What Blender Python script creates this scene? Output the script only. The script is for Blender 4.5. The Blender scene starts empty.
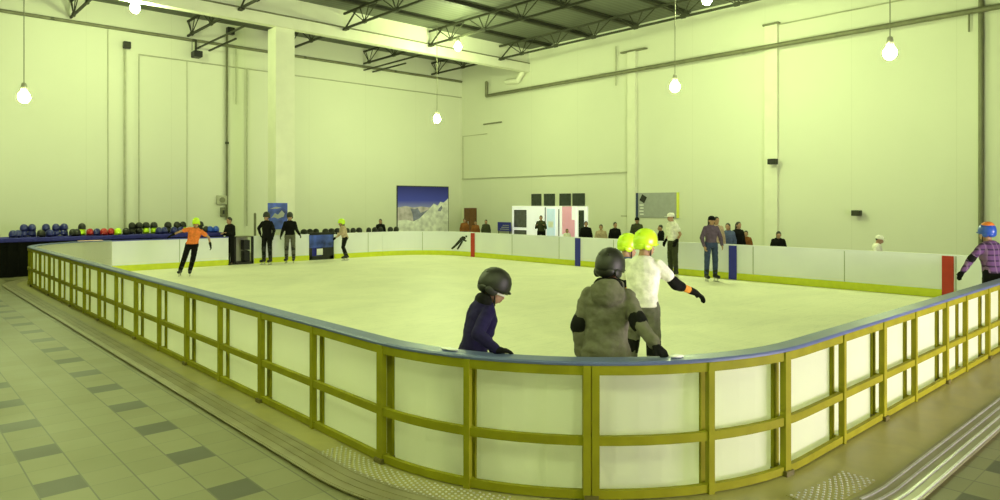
import bpy, bmesh, math, random
from mathutils import Vector, Matrix, Quaternion
random.seed(7)
sc = bpy.context.scene
COL = sc.collection
F = 690.0; H = 2.14; HY = 204.0
CA, SA = 0.7373, 0.6756          # cos / sin of the camera heading

# ------------------------------------------------------------------ mapping
def W(px, py, D):                # pixel at depth D -> world
    x = (px - 500) / F * D
    return Vector((CA * x + SA * D, -SA * x + CA * D, H - (py - HY) / F * D))
def G(px, D, z=0.0):
    p = W(px, 0, D); p.z = z; return p
def onX(px, X):                  # depth where pixel column meets plane x=X
    t = (px - 500) / F; return X / (CA * t + SA)
def onY(px, Y):
    t = (px - 500) / F; return Y / (CA - SA * t)
def PX(px, py, X): return W(px, py, onX(px, X))
def PY(px, py, Y): return W(px, py, onY(px, Y))

# ------------------------------------------------------------------ materials
def nt(name):
    m = bpy.data.materials.new(name); m.use_nodes = True
    n = m.node_tree; b = n.nodes['Principled BSDF']; return m, n, b
def mat(name, c, rough=0.6, metal=0.0, var=0.06, scale=6.0, bump=0.0, emit=0.0, spec=0.5, coat=0.0):
    m, n, b = nt(name)
    tc = n.nodes.new('ShaderNodeTexCoord'); no = n.nodes.new('ShaderNodeTexNoise')
    no.inputs['Scale'].default_value = scale; no.inputs['Detail'].default_value = 3
    n.links.new(tc.outputs['Object'], no.inputs['Vector'])
    r = n.nodes.new('ShaderNodeValToRGB')
    r.color_ramp.elements[0].position = 0.3; r.color_ramp.elements[1].position = 0.7
    r.color_ramp.elements[0].color = (*[max(0, x * (1 - var)) for x in c], 1)
    r.color_ramp.elements[1].color = (*[min(1, x * (1 + var)) for x in c], 1)
    n.links.new(no.outputs['Fac'], r.inputs['Fac']); n.links.new(r.outputs['Color'], b.inputs['Base Color'])
    b.inputs['Roughness'].default_value = rough; b.inputs['Metallic'].default_value = metal
    b.inputs['Specular IOR Level'].default_value = spec
    if coat: b.inputs['Coat Weight'].default_value = coat
    if bump:
        bp = n.nodes.new('ShaderNodeBump'); bp.inputs['Strength'].default_value = bump
        bp.inputs['Distance'].default_value = 0.02
        n.links.new(no.outputs['Fac'], bp.inputs['Height']); n.links.new(bp.outputs['Normal'], b.inputs['Normal'])
    if emit:
        b.inputs['Emission Color'].default_value = (*c, 1); b.inputs['Emission Strength'].default_value = emit
    return m
def cloth(name, c, **k): return mat(name, c, rough=0.9, var=0.18, scale=14, bump=0.6, spec=0.15, **k)

def M2(n, op, a, b=None, c=None):
    q = n.nodes.new('ShaderNodeMath'); q.operation = op
    for i, v in enumerate((a, b, c)):
        if v is None: continue
        if isinstance(v, (int, float)): q.inputs[i].default_value = v
        else: n.links.new(v, q.inputs[i])
    return q.outputs[0]
def mixc(n, f, a, b):
    q = n.nodes.new('ShaderNodeMix'); q.data_type = 'RGBA'
    if isinstance(f, (int, float)): q.inputs[0].default_value = f
    else: n.links.new(f, q.inputs[0])
    for i, v in ((6, a), (7, b)):
        if isinstance(v, tuple): q.inputs[i].default_value = (*v, 1)
        else: n.links.new(v, q.inputs[i])
    return q.outputs[2]

def tile_material():
    m, n, b = nt('floor_tiles')
    g = n.nodes.new('ShaderNodeNewGeometry'); s = n.nodes.new('ShaderNodeSeparateXYZ')
    n.links.new(g.outputs['Position'], s.inputs[0])
    px, py = 0.3165, 0.3213
    tx = M2(n, 'DIVIDE', M2(n, 'SUBTRACT', s.outputs[0], 2.03 - px / 2), px)
    ty = M2(n, 'DIVIDE', M2(n, 'SUBTRACT', s.outputs[1], 5.15 - py / 2), py)
    ix, iy = M2(n, 'FLOOR', tx), M2(n, 'FLOOR', ty)
    fx, fy = M2(n, 'FRACT', tx), M2(n, 'FRACT', ty)
    # dark accents at every third tile both ways
    mx = M2(n, 'LESS_THAN', M2(n, 'FLOORED_MODULO', ix, 3.0), 0.5)
    my = M2(n, 'LESS_THAN', M2(n, 'FLOORED_MODULO', iy, 3.0), 0.5)
    dark = M2(n, 'MULTIPLY', mx, my)
    gx = M2(n, 'GREATER_THAN', M2(n, 'ABSOLUTE', M2(n, 'SUBTRACT', fx, 0.5)), 0.482)
    gy = M2(n, 'GREATER_THAN', M2(n, 'ABSOLUTE', M2(n, 'SUBTRACT', fy, 0.5)), 0.487)
    gr = M2(n, 'MAXIMUM', gx, M2(n, 'MULTIPLY', gy, 0.6))
    wn = n.nodes.new('ShaderNodeTexWhiteNoise'); cb = n.nodes.new('ShaderNodeCombineXYZ')
    n.links.new(ix, cb.inputs[0]); n.links.new(iy, cb.inputs[1]); n.links.new(cb.outputs[0], wn.inputs['Vector'])
    base = mixc(n, wn.outputs['Value'], (0.175, 0.165, 0.075), (0.21, 0.20, 0.10))
    c = mixc(n, dark, base, (0.042, 0.04, 0.022))
    c = mixc(n, gr, c, (0.08, 0.075, 0.045))
    no = n.nodes.new('ShaderNodeTexNoise'); no.inputs['Scale'].default_value = 1.3; no.inputs['Detail'].default_value = 5
    n.links.new(g.outputs['Position'], no.inputs['Vector'])
    c = mixc(n, M2(n, 'MULTIPLY', no.outputs['Fac'], 0.25), c, (0.12, 0.115, 0.07))
    n.links.new(c, b.inputs['Base Color'])
    n.links.new(M2(n, 'ADD', M2(n, 'MULTIPLY', no.outputs['Fac'], 0.25), 0.38), b.inputs['Roughness'])
    return m
def wall_material():
    m, n, b = nt('painted_wall')
    g = n.nodes.new('ShaderNodeNewGeometry')
    no = n.nodes.new('ShaderNodeTexNoise'); no.inputs['Scale'].default_value = 0.5; no.inputs['Detail'].default_value = 6
    n.links.new(g.outputs['Position'], no.inputs['Vector'])
    c = mixc(n, no.outputs['Fac'], (0.70, 0.71, 0.61), (0.76, 0.765, 0.66))
    s = n.nodes.new('ShaderNodeSeparateXYZ'); n.links.new(g.outputs['Position'], s.inputs[0])
    for ax in (0, 1):            # panel joints
        f = M2(n, 'FRACT', M2(n, 'DIVIDE', s.outputs[ax], 3.05))
        l = M2(n, 'LESS_THAN', f, 0.006)
        c = mixc(n, M2(n, 'MULTIPLY', l, 0.16), c, (0.4, 0.4, 0.3))
    n.links.new(c, b.inputs['Base Color']); b.inputs['Roughness'].default_value = 0.75
    b.inputs['Specular IOR Level'].default_value = 0.2
    return m
def ice_material():
    m, n, b = nt('scuffed_ice')
    g = n.nodes.new('ShaderNodeNewGeometry')
    no = n.nodes.new('ShaderNodeTexNoise'); no.inputs['Scale'].default_value = 0.45; no.inputs['Detail'].default_value = 8
    no.inputs['Roughness'].default_value = 0.65; no.inputs['Distortion'].default_value = 1.2
    n.links.new(g.outputs['Position'], no.inputs['Vector'])
    r = n.nodes.new('ShaderNodeValToRGB'); r.color_ramp.elements[0].position = 0.35; r.color_ramp.elements[1].position = 0.6
    r.color_ramp.elements[0].color = (0.83, 0.81, 0.64, 1); r.color_ramp.elements[1].color = (0.93, 0.90, 0.71, 1)
    n.links.new(no.outputs['Fac'], r.inputs['Fac'])
    c = r.outputs['Color']
    for k, (sx, sy, rz) in enumerate(((0.5, 14, 0.5), (0.4, 16, 2.1), (0.5, 12, 1.2))):
        mp = n.nodes.new('ShaderNodeMapping'); mp.inputs['Scale'].default_value = (sx, sy, 1); mp.inputs['Rotation'].default_value = (0, 0, rz)
        w = n.nodes.new('ShaderNodeTexNoise'); w.inputs['Scale'].default_value = 1.0; w.inputs['Detail'].default_value = 2; w.inputs['Distortion'].default_value = 0.6
        n.links.new(g.outputs['Position'], mp.inputs[0]); n.links.new(mp.outputs[0], w.inputs['Vector'])
        l = M2(n, 'LESS_THAN', M2(n, 'ABSOLUTE', M2(n, 'SUBTRACT', w.outputs['Fac'], 0.5)), 0.006)
        c = mixc(n, M2(n, 'MULTIPLY', l, 0.22), c, (0.45, 0.46, 0.38))
    n.links.new(c, b.inputs['Base Color']); b.inputs['Roughness'].default_value = 0.5
    b.inputs['Specular IOR Level'].default_value = 0.35
    return m
def deck_material():
    m, n, b = nt('sealed_concrete')
    g = n.nodes.new('ShaderNodeNewGeometry')
    no = n.nodes.new('ShaderNodeTexNoise'); no.inputs['Scale'].default_value = 2.2; no.inputs['Detail'].default_value = 7
    no.inputs['Distortion'].default_value = 0.8
    n.links.new(g.outputs['Position'], no.inputs['Vector'])
    r = n.nodes.new('ShaderNodeValToRGB'); r.color_ramp.elements[0].position = 0.32; r.color_ramp.elements[1].position = 0.68
    r.color_ramp.elements[0].color = (0.29, 0.26, 0.095, 1); r.color_ramp.elements[1].color = (0.42, 0.38, 0.15, 1)
    n.links.new(no.outputs['Fac'], r.inputs['Fac']); n.links.new(r.outputs['Color'], b.inputs['Base Color'])
    r2 = M2(n, 'ADD', M2(n, 'MULTIPLY', no.outputs['Fac'], 0.35), 0.2)
    n.links.new(r2, b.inputs['Roughness'])
    return m
def panel_material():
    m, n, b = nt('white_plastic_panel')
    out = n.nodes['Material Output']
    g = n.nodes.new('ShaderNodeNewGeometry')
    no = n.nodes.new('ShaderNodeTexNoise'); no.inputs['Scale'].default_value = 1.4; no.inputs['Detail'].default_value = 4
    n.links.new(g.outputs['Position'], no.inputs['Vector'])
    c = mixc(n, no.outputs['Fac'], (0.94, 0.94, 0.88), (0.98, 0.98, 0.92))
    n.links.new(c, b.inputs['Base Color']); b.inputs['Roughness'].default_value = 0.3
    t = n.nodes.new('ShaderNodeBsdfTranslucent'); n.links.new(c, t.inputs['Color'])
    mx = n.nodes.new('ShaderNodeMixShader'); mx.inputs[0].default_value = 0.68
    n.links.new(b.outputs[0], mx.inputs[1]); n.links.new(t.outputs[0], mx.inputs[2])
    n.links.new(mx.outputs[0], out.inputs['Surface'])
    return m
def roof_material():
    m, n, b = nt('corrugated_roof')
    g = n.nodes.new('ShaderNodeNewGeometry'); s = n.nodes.new('ShaderNodeSeparateXYZ')
    n.links.new(g.outputs['Position'], s.inputs[0])
    f = M2(n, 'SINE', M2(n, 'MULTIPLY', s.outputs[1], 25.0))
    c = mixc(n, M2(n, 'MULTIPLY_ADD', f, 0.25, 0.5), (0.09, 0.10, 0.075), (0.15, 0.16, 0.125))
    n.links.new(c, b.inputs['Base Color']); b.inputs['Roughness'].default_value = 0.7
    return m
def mountain_sky_material():
    m, n, b = nt('poster_sky')
    tc = n.nodes.new('ShaderNodeTexCoord'); s = n.nodes.new('ShaderNodeSeparateXYZ')
    n.links.new(tc.outputs['Generated'], s.inputs[0])
    r = n.nodes.new('ShaderNodeValToRGB')
    r.color_ramp.elements[0].position = 0.45; r.color_ramp.elements[0].color = (0.50, 0.48, 0.85, 1)
    r.color_ramp.elements[1].position = 1.0; r.color_ramp.elements[1].color = (0.02, 0.02, 0.26, 1)
    e = r.color_ramp.elements.new(0.72); e.color = (0.06, 0.07, 0.60, 1)
    n.links.new(s.outputs[2], r.inputs['Fac']); n.links.new(r.outputs['Color'], b.inputs['Base Color'])
    b.inputs['Roughness'].default_value = 0.4
    return m
def plaid_material():
    m, n, b = nt('purple_plaid')
    tc = n.nodes.new('ShaderNodeTexCoord'); s = n.nodes.new('ShaderNodeSeparateXYZ')
    n.links.new(tc.outputs['Object'], s.inputs[0])
    l = M2(n, 'LESS_THAN', M2(n, 'FRACT', M2(n, 'MULTIPLY', s.outputs[2], 11.0)), 0.3)
    l2 = M2(n, 'LESS_THAN', M2(n, 'FRACT', M2(n, 'MULTIPLY', s.outputs[0], 11.0)), 0.25)
    c = mixc(n, l, (0.13, 0.055, 0.17), (0.04, 0.02, 0.06)); c = mixc(n, M2(n, 'MULTIPLY', l2, 0.6), c, (0.25, 0.16, 0.26))
    n.links.new(c, b.inputs['Base Color']); b.inputs['Roughness'].default_value = 0.9
    return m

MT = dict(
    tile=tile_material(), wall=wall_material(), ice=ice_material(), deck=deck_material(),
    panel=panel_material(), roof=roof_material(), sky=mountain_sky_material(), plaid=plaid_material(),
    frame=mat('barrier_frame_paint', (0.27, 0.258, 0.012), 0.6, 0.0, 0.12, 5, spec=0.15),
    frame_dark=mat('barrier_support_paint', (0.13, 0.11, 0.03), 0.5, 0, 0.15, 5),
    cap=mat('grey_blue_cap', (0.10, 0.13, 0.30), 0.4, 0, 0.12, 3),
    capblue=mat('blue_cap', (0.05, 0.06, 0.42), 0.35, 0, 0.12, 3),
    kick=mat('yellow_kickplate', (0.66, 0.72, 0.03), 0.5),
    board=mat('white_board', (0.84, 0.85, 1.0), 0.35, 0, 0.04, 0.8),
    red=mat('red_paint', (0.48, 0.025, 0.015), 0.5), bluep=mat('blue_paint', (0.02, 0.022, 0.34), 0.5),
    seam=mat('board_joint', (0.38, 0.42, 0.38), 0.6),
    steel=mat('dark_steel', (0.035, 0.037, 0.022), 0.6, 0.2, 0.2, 8),
    pipe=mat('grey_pipe', (0.19, 0.19, 0.12), 0.55, 0.1, 0.15, 4),
    cond=mat('painted_conduit', (0.47, 0.47, 0.36), 0.6, 0, 0.1, 4),
    black=mat('black_plastic', (0.008, 0.008, 0.008), 0.5, 0, 0.3),
    blackc=cloth('black_cloth', (0.007, 0.007, 0.007)), navyc=cloth('navy_cloth', (0.014, 0.010, 0.055)),
    greyc=cloth('grey_hoodie_cloth', (0.15, 0.145, 0.105)), whitec=cloth('white_cotton', (0.82, 0.80, 0.74)),
    orangec=cloth('orange_shirt_cloth', (0.85, 0.22, 0.06)), purplec=cloth('dusty_purple_cloth', (0.12, 0.085, 0.14)),
    jean=cloth('blue_denim', (0.05, 0.07, 0.15)), greypants=cloth('grey_trouser_cloth', (0.13, 0.13, 0.10)),
    brownc=cloth('brown_cloth', (0.24, 0.09, 0.03)), bluec=cloth('blue_jacket_cloth', (0.10, 0.13, 0.26)),
    tanc=cloth('tan_cloth', (0.5, 0.38, 0.28)), darkgreen=cloth('dark_olive_cloth', (0.05, 0.055, 0.03)),
    orangeband=cloth('orange_wrist_band', (0.80, 0.33, 0.06)), bluecloth=cloth('blue_table_cloth', (0.045, 0.045, 0.25)),
    skin=mat('skin', (0.42, 0.24, 0.15), 0.55, 0, 0.08, 10), hair=mat('black_hair', (0.012, 0.01, 0.008), 0.45, 0, 0.3, 20),
    lips=mat('lips', (0.30, 0.10, 0.08), 0.5), eye=mat('dark_eye', (0.02, 0.015, 0.01), 0.2),
    lime=mat('lime_helmet_shell', (0.62, 0.90, 0.03), 0.25, 0, 0.05), hblack=mat('black_helmet_shell', (0.012, 0.013, 0.008), 0.5, 0, 0.2, 5),
    hblue=mat('blue_helmet_shell', (0.025, 0.03, 0.16), 0.3, 0, 0.2), hred=mat('red_helmet_shell', (0.40, 0.02, 0.02), 0.3),
    hbright=mat('bright_blue_shell', (0.03, 0.10, 0.55), 0.3), horange=mat('orange_cap_cloth', (0.8, 0.22, 0.03), 0.6),
    whiteg=mat('white_gloss_paint', (0.95, 0.94, 0.98), 0.35), glassdark=mat('dark_window_glass', (0.035, 0.045, 0.04), 0.12, 0, 0.2),
    greyglass=mat('grey_door_glass', (0.11, 0.11, 0.13), 0.15, 0, 0.15), paleblue=mat('glowing_pale_blue_print', (0.62, 0.76, 1.0), 0.5, emit=0.3),  # pale blue print has a glow of its own added for brightness
    pink=mat('glowing_pink_print', (0.92, 0.42, 0.62), 0.5, emit=0.18), lit=mat('self_glowing_door_panel', (0.95, 0.95, 1.0), 0.4, emit=0.35), brown=mat('brown_wood', (0.16, 0.065, 0.02), 0.5, 0, 0.2, 9),  # pink print and door panels emit a little to look brighter; no lamp there
    snow=mat('poster_snow', (0.82, 0.80, 0.88), 0.5, 0, 0.25, 3.5), snowd=mat('poster_rock', (0.24, 0.24, 0.42), 0.5, 0, 0.35, 4),
    snowm=mat('poster_haze', (0.58, 0.50, 0.60), 0.5, 0, 0.3, 4),
    postblue=mat('blue_print', (0.05, 0.09, 0.48), 0.4, 0, 0.75, 2.5), grey=mat('grey_print', (0.36, 0.37, 0.38), 0.5),
    metal=mat('brushed_aluminium', (0.66, 0.65, 0.66), 0.42, 0.8, 0.1, 20), blade=mat('steel_blade', (0.6, 0.6, 0.6), 0.2, 1.0),
    yellowp=mat('yellow_edge_paint', (0.75, 0.78, 0.1), 0.5), concrete=mat('painted_concrete', (0.78, 0.78, 0.67), 0.7, 0, 0.04, 2),
    trim=mat('ribbed_step_edge', (0.28, 0.25, 0.15), 0.35, 0.1, 0.15, 3),
)
def lamp_material():
    m, n, b = nt('glowing_lamp_globe')
    e = n.nodes.new('ShaderNodeEmission'); e.inputs['Color'].default_value = (*LAMP, 1); e.inputs['Strength'].default_value = LAMP_S
    n.links.new(e.outputs[0], n.nodes['Material Output'].inputs['Surface'])
    return m
LAMP = (0.82, 1.0, 0.42); LAMP_S = 545.0
MT['lamp'] = lamp_material()

# ------------------------------------------------------------------ object helpers
def tag(o, label=None, cat=None, group=None, kind=None):
    if label: o['label'] = label
    if cat: o['category'] = cat
    if group: o['group'] = group
    if kind: o['kind'] = kind
    return o
def empty(name, loc=(0, 0, 0), rz=0.0, **k):
    o = bpy.data.objects.new(name, None); COL.objects.link(o); o.location = loc; o.rotation_euler = (0, 0, rz)
    o.empty_display_size = 0.1
    return tag(o, **k)
def link(name, bm, m, parent=None, smooth=False, **k):
    me = bpy.data.meshes.new(name)
    bmesh.ops.recalc_face_normals(bm, faces=bm.faces)
    bm.to_mesh(me); bm.free(); me.materials.append(MT[m] if isinstance(m, str) else m)
    if smooth:
        for p in me.polygons: p.use_smooth = True
    o = bpy.data.objects.new(name, me); COL.objects.link(o)
    if parent: o.parent = parent
    return tag(o, **k)
def BM(): return bmesh.new()
def box(bm, lo, hi, bevel=0.0, mtx=None):
    lo = Vector(lo); hi = Vector(hi); c = (lo + hi) / 2; s = hi - lo
    r = bmesh.ops.create_cube(bm, size=1.0)
    for v in r['verts']: v.co = Vector((v.co.x * s.x, v.co.y * s.y, v.co.z * s.z)) + c
    if bevel:
        es = list({e for v in r['verts'] for e in v.link_edges})
        q = bmesh.ops.bevel(bm, geom=es, offset=bevel, segments=2, affect='EDGES', profile=0.5)
        if mtx:
            for v in {v for f in q['faces'] for v in f.verts}: v.co = mtx @ v.co
        return bm
    if mtx:
        for v in r['verts']: v.co = mtx @ v.co
    return bm
def capsule(bm, p0, p1, r0, r1=None, seg=10, caps=3):
    p0 = Vector(p0); p1 = Vector(p1); r1 = r0 if r1 is None else r1
    d = p1 - p0; L = d.length
    if L < 1e-6: d = Vector((0, 0, 1)); L = 0
    q = d.normalized().to_track_quat('Z', 'Y')
    rings = []
    for k in range(1, caps + 1):
        a = -math.pi / 2 + k * (math.pi / 2) / (caps); rings.append((math.sin(a) * r0, math.cos(a) * r0))
    for k in range(0, caps):
        a = k * (math.pi / 2) / (caps); rings.append((L + math.sin(a) * r1, math.cos(a) * r1))
    vs = []
    for z, r in rings:
        vs.append([bm.verts.new(p0 + q @ Vector((r * math.cos(t), r * math.sin(t), z))) for t in [2 * math.pi * i / seg for i in range(seg)]])
    b = bm.verts.new(p0 + q @ Vector((0, 0, -r0))); t = bm.verts.new(p0 + q @ Vector((0, 0, L + r1)))
    for i in range(seg):
        j = (i + 1) % seg
        bm.faces.new((b, vs[0][j], vs[0][i])); bm.faces.new((t, vs[-1][i], vs[-1][j]))
        for a in range(len(vs) - 1): bm.faces.new((vs[a][i], vs[a][j], vs[a + 1][j], vs[a + 1][i]))
    return bm
def cyl(bm, p0, p1, r, seg=10):
    p0 = Vector(p0); p1 = Vector(p1); q = (p1 - p0).normalized().to_track_quat('Z', 'Y')
    a = [bm.verts.new(p0 + q @ Vector((r * math.cos(2 * math.pi * i / seg), r * math.sin(2 * math.pi * i / seg), 0))) for i in range(seg)]
    b = [bm.verts.new(v.co + (p1 - p0)) for v in a]
    bm.faces.new(a[::-1]); bm.faces.new(b)
    for i in range(seg): bm.faces.new((a[i], a[(i + 1) % seg], b[(i + 1) % seg], b[i]))
    return bm
def bar(bm, p0, p1, w, h=None):                       # rectangular bar
    p0 = Vector(p0); p1 = Vector(p1); h = h or w; d = (p1 - p0).normalized()
    up = Vector((0, 0, 1)) if abs(d.z) < 0.95 else Vector((1, 0, 0))
    s = d.cross(up).normalized(); u = s.cross(d)
    a = [bm.verts.new(p0 + s * x * w / 2 + u * y * h / 2) for x, y in ((-1, -1), (1, -1), (1, 1), (-1, 1))]
    b = [bm.verts.new(v.co + (p1 - p0)) for v in a]
    bm.faces.new(a[::-1]); bm.faces.new(b)
    for i in range(4): bm.faces.new((a[i], a[(i + 1) % 4], b[(i + 1) % 4], b[i]))
    return bm
def ellipsoid(bm, c, r, mtx=None, seg=14, rng=9):
    s = bmesh.ops.create_uvsphere(bm, u_segments=seg, v_segments=rng, radius=1.0)
    for v in s['verts']:
        p = Vector((v.co.x * r[0], v.co.y * r[1], v.co.z * r[2]))
        if mtx: p = mtx @ p
        v.co = p + Vector(c)
    return bm
def lathe(bm, prof, c=(0, 0, 0), seg=20, sx=1, sy=1):
    rings = [[bm.verts.new((c[0] + r * sx * math.cos(2 * math.pi * i / seg), c[1] + r * sy * math.sin(2 * math.pi * i / seg), c[2] + z)) for i in range(seg)] for r, z in prof]
    for a in range(len(rings) - 1):
        for i in range(seg): bm.faces.new((rings[a][i], rings[a][(i + 1) % seg], rings[a + 1][(i + 1) % seg], rings[a + 1][i]))
    bm.faces.new(rings[0][::-1]); bm.faces.new(rings[-1])
    return bm
def remesh(bm, voxel, smooth=3, name='tmp'):
    me = bpy.data.meshes.new(name); bmesh.ops.recalc_face_normals(bm, faces=bm.faces); bm.to_mesh(me); bm.free()
    o = bpy.data.objects.new(name, me); COL.objects.link(o)
    r = o.modifiers.new('r', 'REMESH'); r.mode = 'VOXEL'; r.voxel_size = voxel; r.use_smooth_shade = True
    if smooth:
        s = o.modifiers.new('s', 'SMOOTH'); s.factor = 0.5; s.iterations = smooth
    dg = bpy.context.evaluated_depsgraph_get()
    out = bpy.data.meshes.new_from_object(o.evaluated_get(dg), depsgraph=dg)
    bpy.data.objects.remove(o); bpy.data.meshes.remove(me)
    return out
from mathutils import noise as mnoise
def link_mesh(name, me, m, parent, fold=0.0, **k):
    if fold:
        nn = [v.normal.copy() for v in me.vertices]
        for v, q in zip(me.vertices, nn):
            f = mnoise.noise(Vector((v.co.x * 9, v.co.y * 9, v.co.z * 16))) + 0.5 * mnoise.noise(Vector((v.co.x * 22, v.co.y * 22 + 5, v.co.z * 30)))
            v.co += q * f * fold
    me.name = name; me.materials.clear(); me.materials.append(MT[m] if isinstance(m, str) else m)
    for p in me.polygons: p.use_smooth = True
    o = bpy.data.objects.new(name, me); COL.objects.link(o); o.parent = parent
    return tag(o, **k)
def copy_tree(o, parent=None):
    c = o.copy(); COL.objects.link(c)
    if parent: c.parent = parent
    for ch in [x for x in bpy.data.objects if x.parent == o]: copy_tree(ch, c)
    return c

# ------------------------------------------------------------------ the hall
XR, YL, ZT = 24.5, 29.9, 9.9      # right wall x, left wall y, roof
X0, Y0 = -7.0, -6.0
S = dict(kind='structure')
link('floor', box(BM(), (X0, Y0, -0.2), (XR, YL, 0)), 'tile', **S)
link('wall_right', box(BM(), (XR, Y0, -0.2), (XR + 0.25, YL + 0.25, ZT)), 'wall', **S)
link('wall_left', box(BM(), (X0, YL, -0.2), (XR, YL + 0.25, ZT)), 'wall', **S)
link('wall_rear', box(BM(), (X0 - 0.25, Y0, -0.2), (X0, YL + 0.25, ZT)), 'wall', **S)
bm = BM()                         # wall on the entrance side with a tall glazed opening
WX0, WX1, WZ0, WZ1 = 6.5, 12.5, 0.05, 2.6
box(bm, (X0 - .25, Y0 - 0.25, -0.2), (WX0, Y0, ZT)); box(bm, (WX1, Y0 - 0.25, -0.2), (XR + .25, Y0, ZT)); box(bm, (WX0, Y0 - 0.25, WZ1), (WX1, Y0, ZT))
link('wall_front', bm, 'wall', **S)
bm = BM()
for x in (WX0, WX0 + 2, WX0 + 4, WX1 - .08): box(bm, (x, Y0 - 0.15, 0), (x + 0.08, Y0 - 0.07, WZ1))
for z in (0.0, 2.2, WZ1 - .08): box(bm, (WX0, Y0 - 0.14, z), (WX1, Y0 - 0.08, z + 0.08))
link('window_1', bm, 'metal', **S)
link('ceiling', box(BM(), (X0, Y0, ZT), (XR + .25, YL + .25, ZT + 0.12)), 'roof', **S)

# beam across the hall and the plaster band above it
YB = 24.5
bm = BM(); box(bm, (X0, YB, 8.76), (XR, YB + 0.35, 9.16)); link('beam', bm, 'concrete', label='white concrete beam crossing the hall below the roof, carried by the square column', cat='beam')
link('wall_upper', box(BM(), (X0, YB + 0.08, 9.16), (XR, YB + 0.28, ZT)), 'wall', **S)
bm = BM(); cyl(bm, (X0, YB + 0.035, 9.196), (XR, YB + 0.035, 9.196), 0.035)
link('pipe', bm, 'pipe', label='thin dark pipe running along the top edge of the white beam', cat='pipe')
cx0, cx1 = PY(274, 0, 24.75).x, PY(293, 0, 24.75).x
bm = BM(); box(bm, (cx0, YB + 0.1, 0), (cx1, YB + 0.8, 8.76), 0.015)
for k in (1, 2, 3): pass
colm = link('column', bm, 'concrete', label='square white column standing behind the far boards and carrying the beam', cat='column')

# pilasters on the right wall
for (a, b, top, lab) in ((629, 637, 53, 'shallow white pilaster on the right wall left of the grey notice board'), (766, 779, 27, 'shallow white pilaster on the right wall behind the seated man in black')):
    p0 = PX(b, 200, XR); p1 = PX(a, 200, XR); zt = PX(a, top, XR).z
    root = empty('pilaster', (XR, (p0.y + p1.y) / 2, 0), label=lab, cat='pilaster')
    bm = BM(); box(bm, (-0.14, p0.y - (p0.y + p1.y) / 2, 0), (0, p1.y - (p0.y + p1.y) / 2, zt), 0.01); link('shaft', bm, 'concrete', root)
    hw = (p1.y - p0.y) / 2
    bm = BM(); box(bm, (-0.18, -hw - (0.55 if a < 700 else 0.06), zt), (0, hw + (0.35 if a < 700 else 0.06), zt + 0.07), 0.01); link('ledge', bm, 'pipe', root, label='thin dark ledge')

# pipes
def pipe(pts, r, m, lab, cat='pipe', name='pipe', brackets=()):
    bm = BM()
    for a, b in zip(pts[:-1], pts[1:]): capsule(bm, a, b, r, seg=8, caps=2)
    o = link(name, bm, m, None, True, label=lab, cat=cat)
    for i, q in enumerate(brackets):
        bm = BM(); box(bm, Vector(q) - Vector((.06, .06, .05)), Vector(q) + Vector((.06, .06, .05))); link('clamp', bm, 'steel', o)
    return o
yw = YL - 0.08; xw = XR - 0.08
pipe([(X0 + .1, yw, 8.96), (XR - .1, yw, 8.96)], 0.065, 'pipe', 'long dark pipe running high along the left wall', brackets=[(x, yw, 8.96) for x in (5, 10, 15, 20)])
bm_pts = [(PY(139, 0, yw).x, yw, 8.07), (XR - .08, yw, 8.07)]
pipe([(bm_pts[0][0], yw, 1.0)] + bm_pts, 0.022, 'cond', 'thin painted conduit line across the left wall below the long pipe', 'conduit', 'conduit')
pj = PX(489, 94, xw)
xq = XR - 0.26
pipe([(xq, Y0 + .12, 7.88), (xq, pj.y, 7.88), (xq, pj.y, 8.6)], 0.085, 'pipe', 'thick dark pipe sloping across the view on the right wall, turning up near the corner', brackets=[(XR - .14, y, 7.88) for y in (3, 8, 13, 18)])
pipe([(xw, Y0 + .1, 8.67), (xw, PX(772, 0, xw).y, 8.67)], 0.02, 'cond', 'thin painted conduit above the thick pipe at the upper right', 'conduit', 'conduit')
pipe([(xw, PX(632, 0, xw).y, 3.53), (xw, YL - .1, 3.53)], 0.02, 'cond', 'thin conduit running level above the small dark windows', 'conduit', 'conduit')
pipe([PX(463, 0, xw - 0.0) * Vector((1, 1, 0)).length if False else Vector((xw, YL - 0.2, 3.53)), Vector((xw, YL - 0.2, 5.9)), Vector((xw, PX(487, 0, xw).y, 5.9))], 0.018, 'cond', 'thin conduit bent around the far corner of the hall', 'conduit', 'conduit')
pipe([(xw, PX(981, 0, xw).y, 0), (xw, PX(981, 0, xw).y, 9.8)], 0.07, 'pipe', 'dark vertical pipe at the right end of the right wall')
pipe([(xw, PX(616, 0, xw).y, 7.4), (xw, PX(616, 0, xw).y, 9.1)], 0.03, 'cond', 'short vertical conduit crossing the thick pipe left of the narrow pilaster', 'conduit', 'conduit')
pipe([(xq, PX(969, 0, xq).y, 7.3), (xq, PX(969, 0, xq).y, 7.8)], 0.03, 'pipe', 'short pipe stub under the thick pipe at the upper right')
def yz(px, py): return PY(px, py, yw)
a = yz(125, 47); pipe([(a.x, yw, 1.2), (a.x, yw, a.z)], 0.045, 'cond', 'grey vertical pipe on the left wall topped by a small dark box')
a = yz(227, 32); pipe([(a.x, yw, 1.5), (a.x, yw, a.z)], 0.05, 'pipe', 'dark vertical pipe on the left wall, nearest one left of the column', brackets=[(a.x, yw, yz(226, 143).z)])
a = yz(236, 22); pipe([(a.x, yw, yz(236, 104).z), (a.x, yw, 8.9)], 0.02, 'cond', 'short thin conduit hanging from the long pipe on the left wall', 'conduit', 'conduit')
a = yz(247, 60); pipe([(a.x, yw, 1.2), (a.x, yw, 8.05)], 0.03, 'cond', 'thin vertical conduit on the left wall just left of the column', 'conduit', 'conduit')
a = yz(108, 30); pipe([(a.x, yw, 1.2), (a.x, yw, 8.9)], 0.012, 'cond', 'very thin conduit left of the grey vertical pipe on the left wall', 'conduit', 'conduit')
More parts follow.
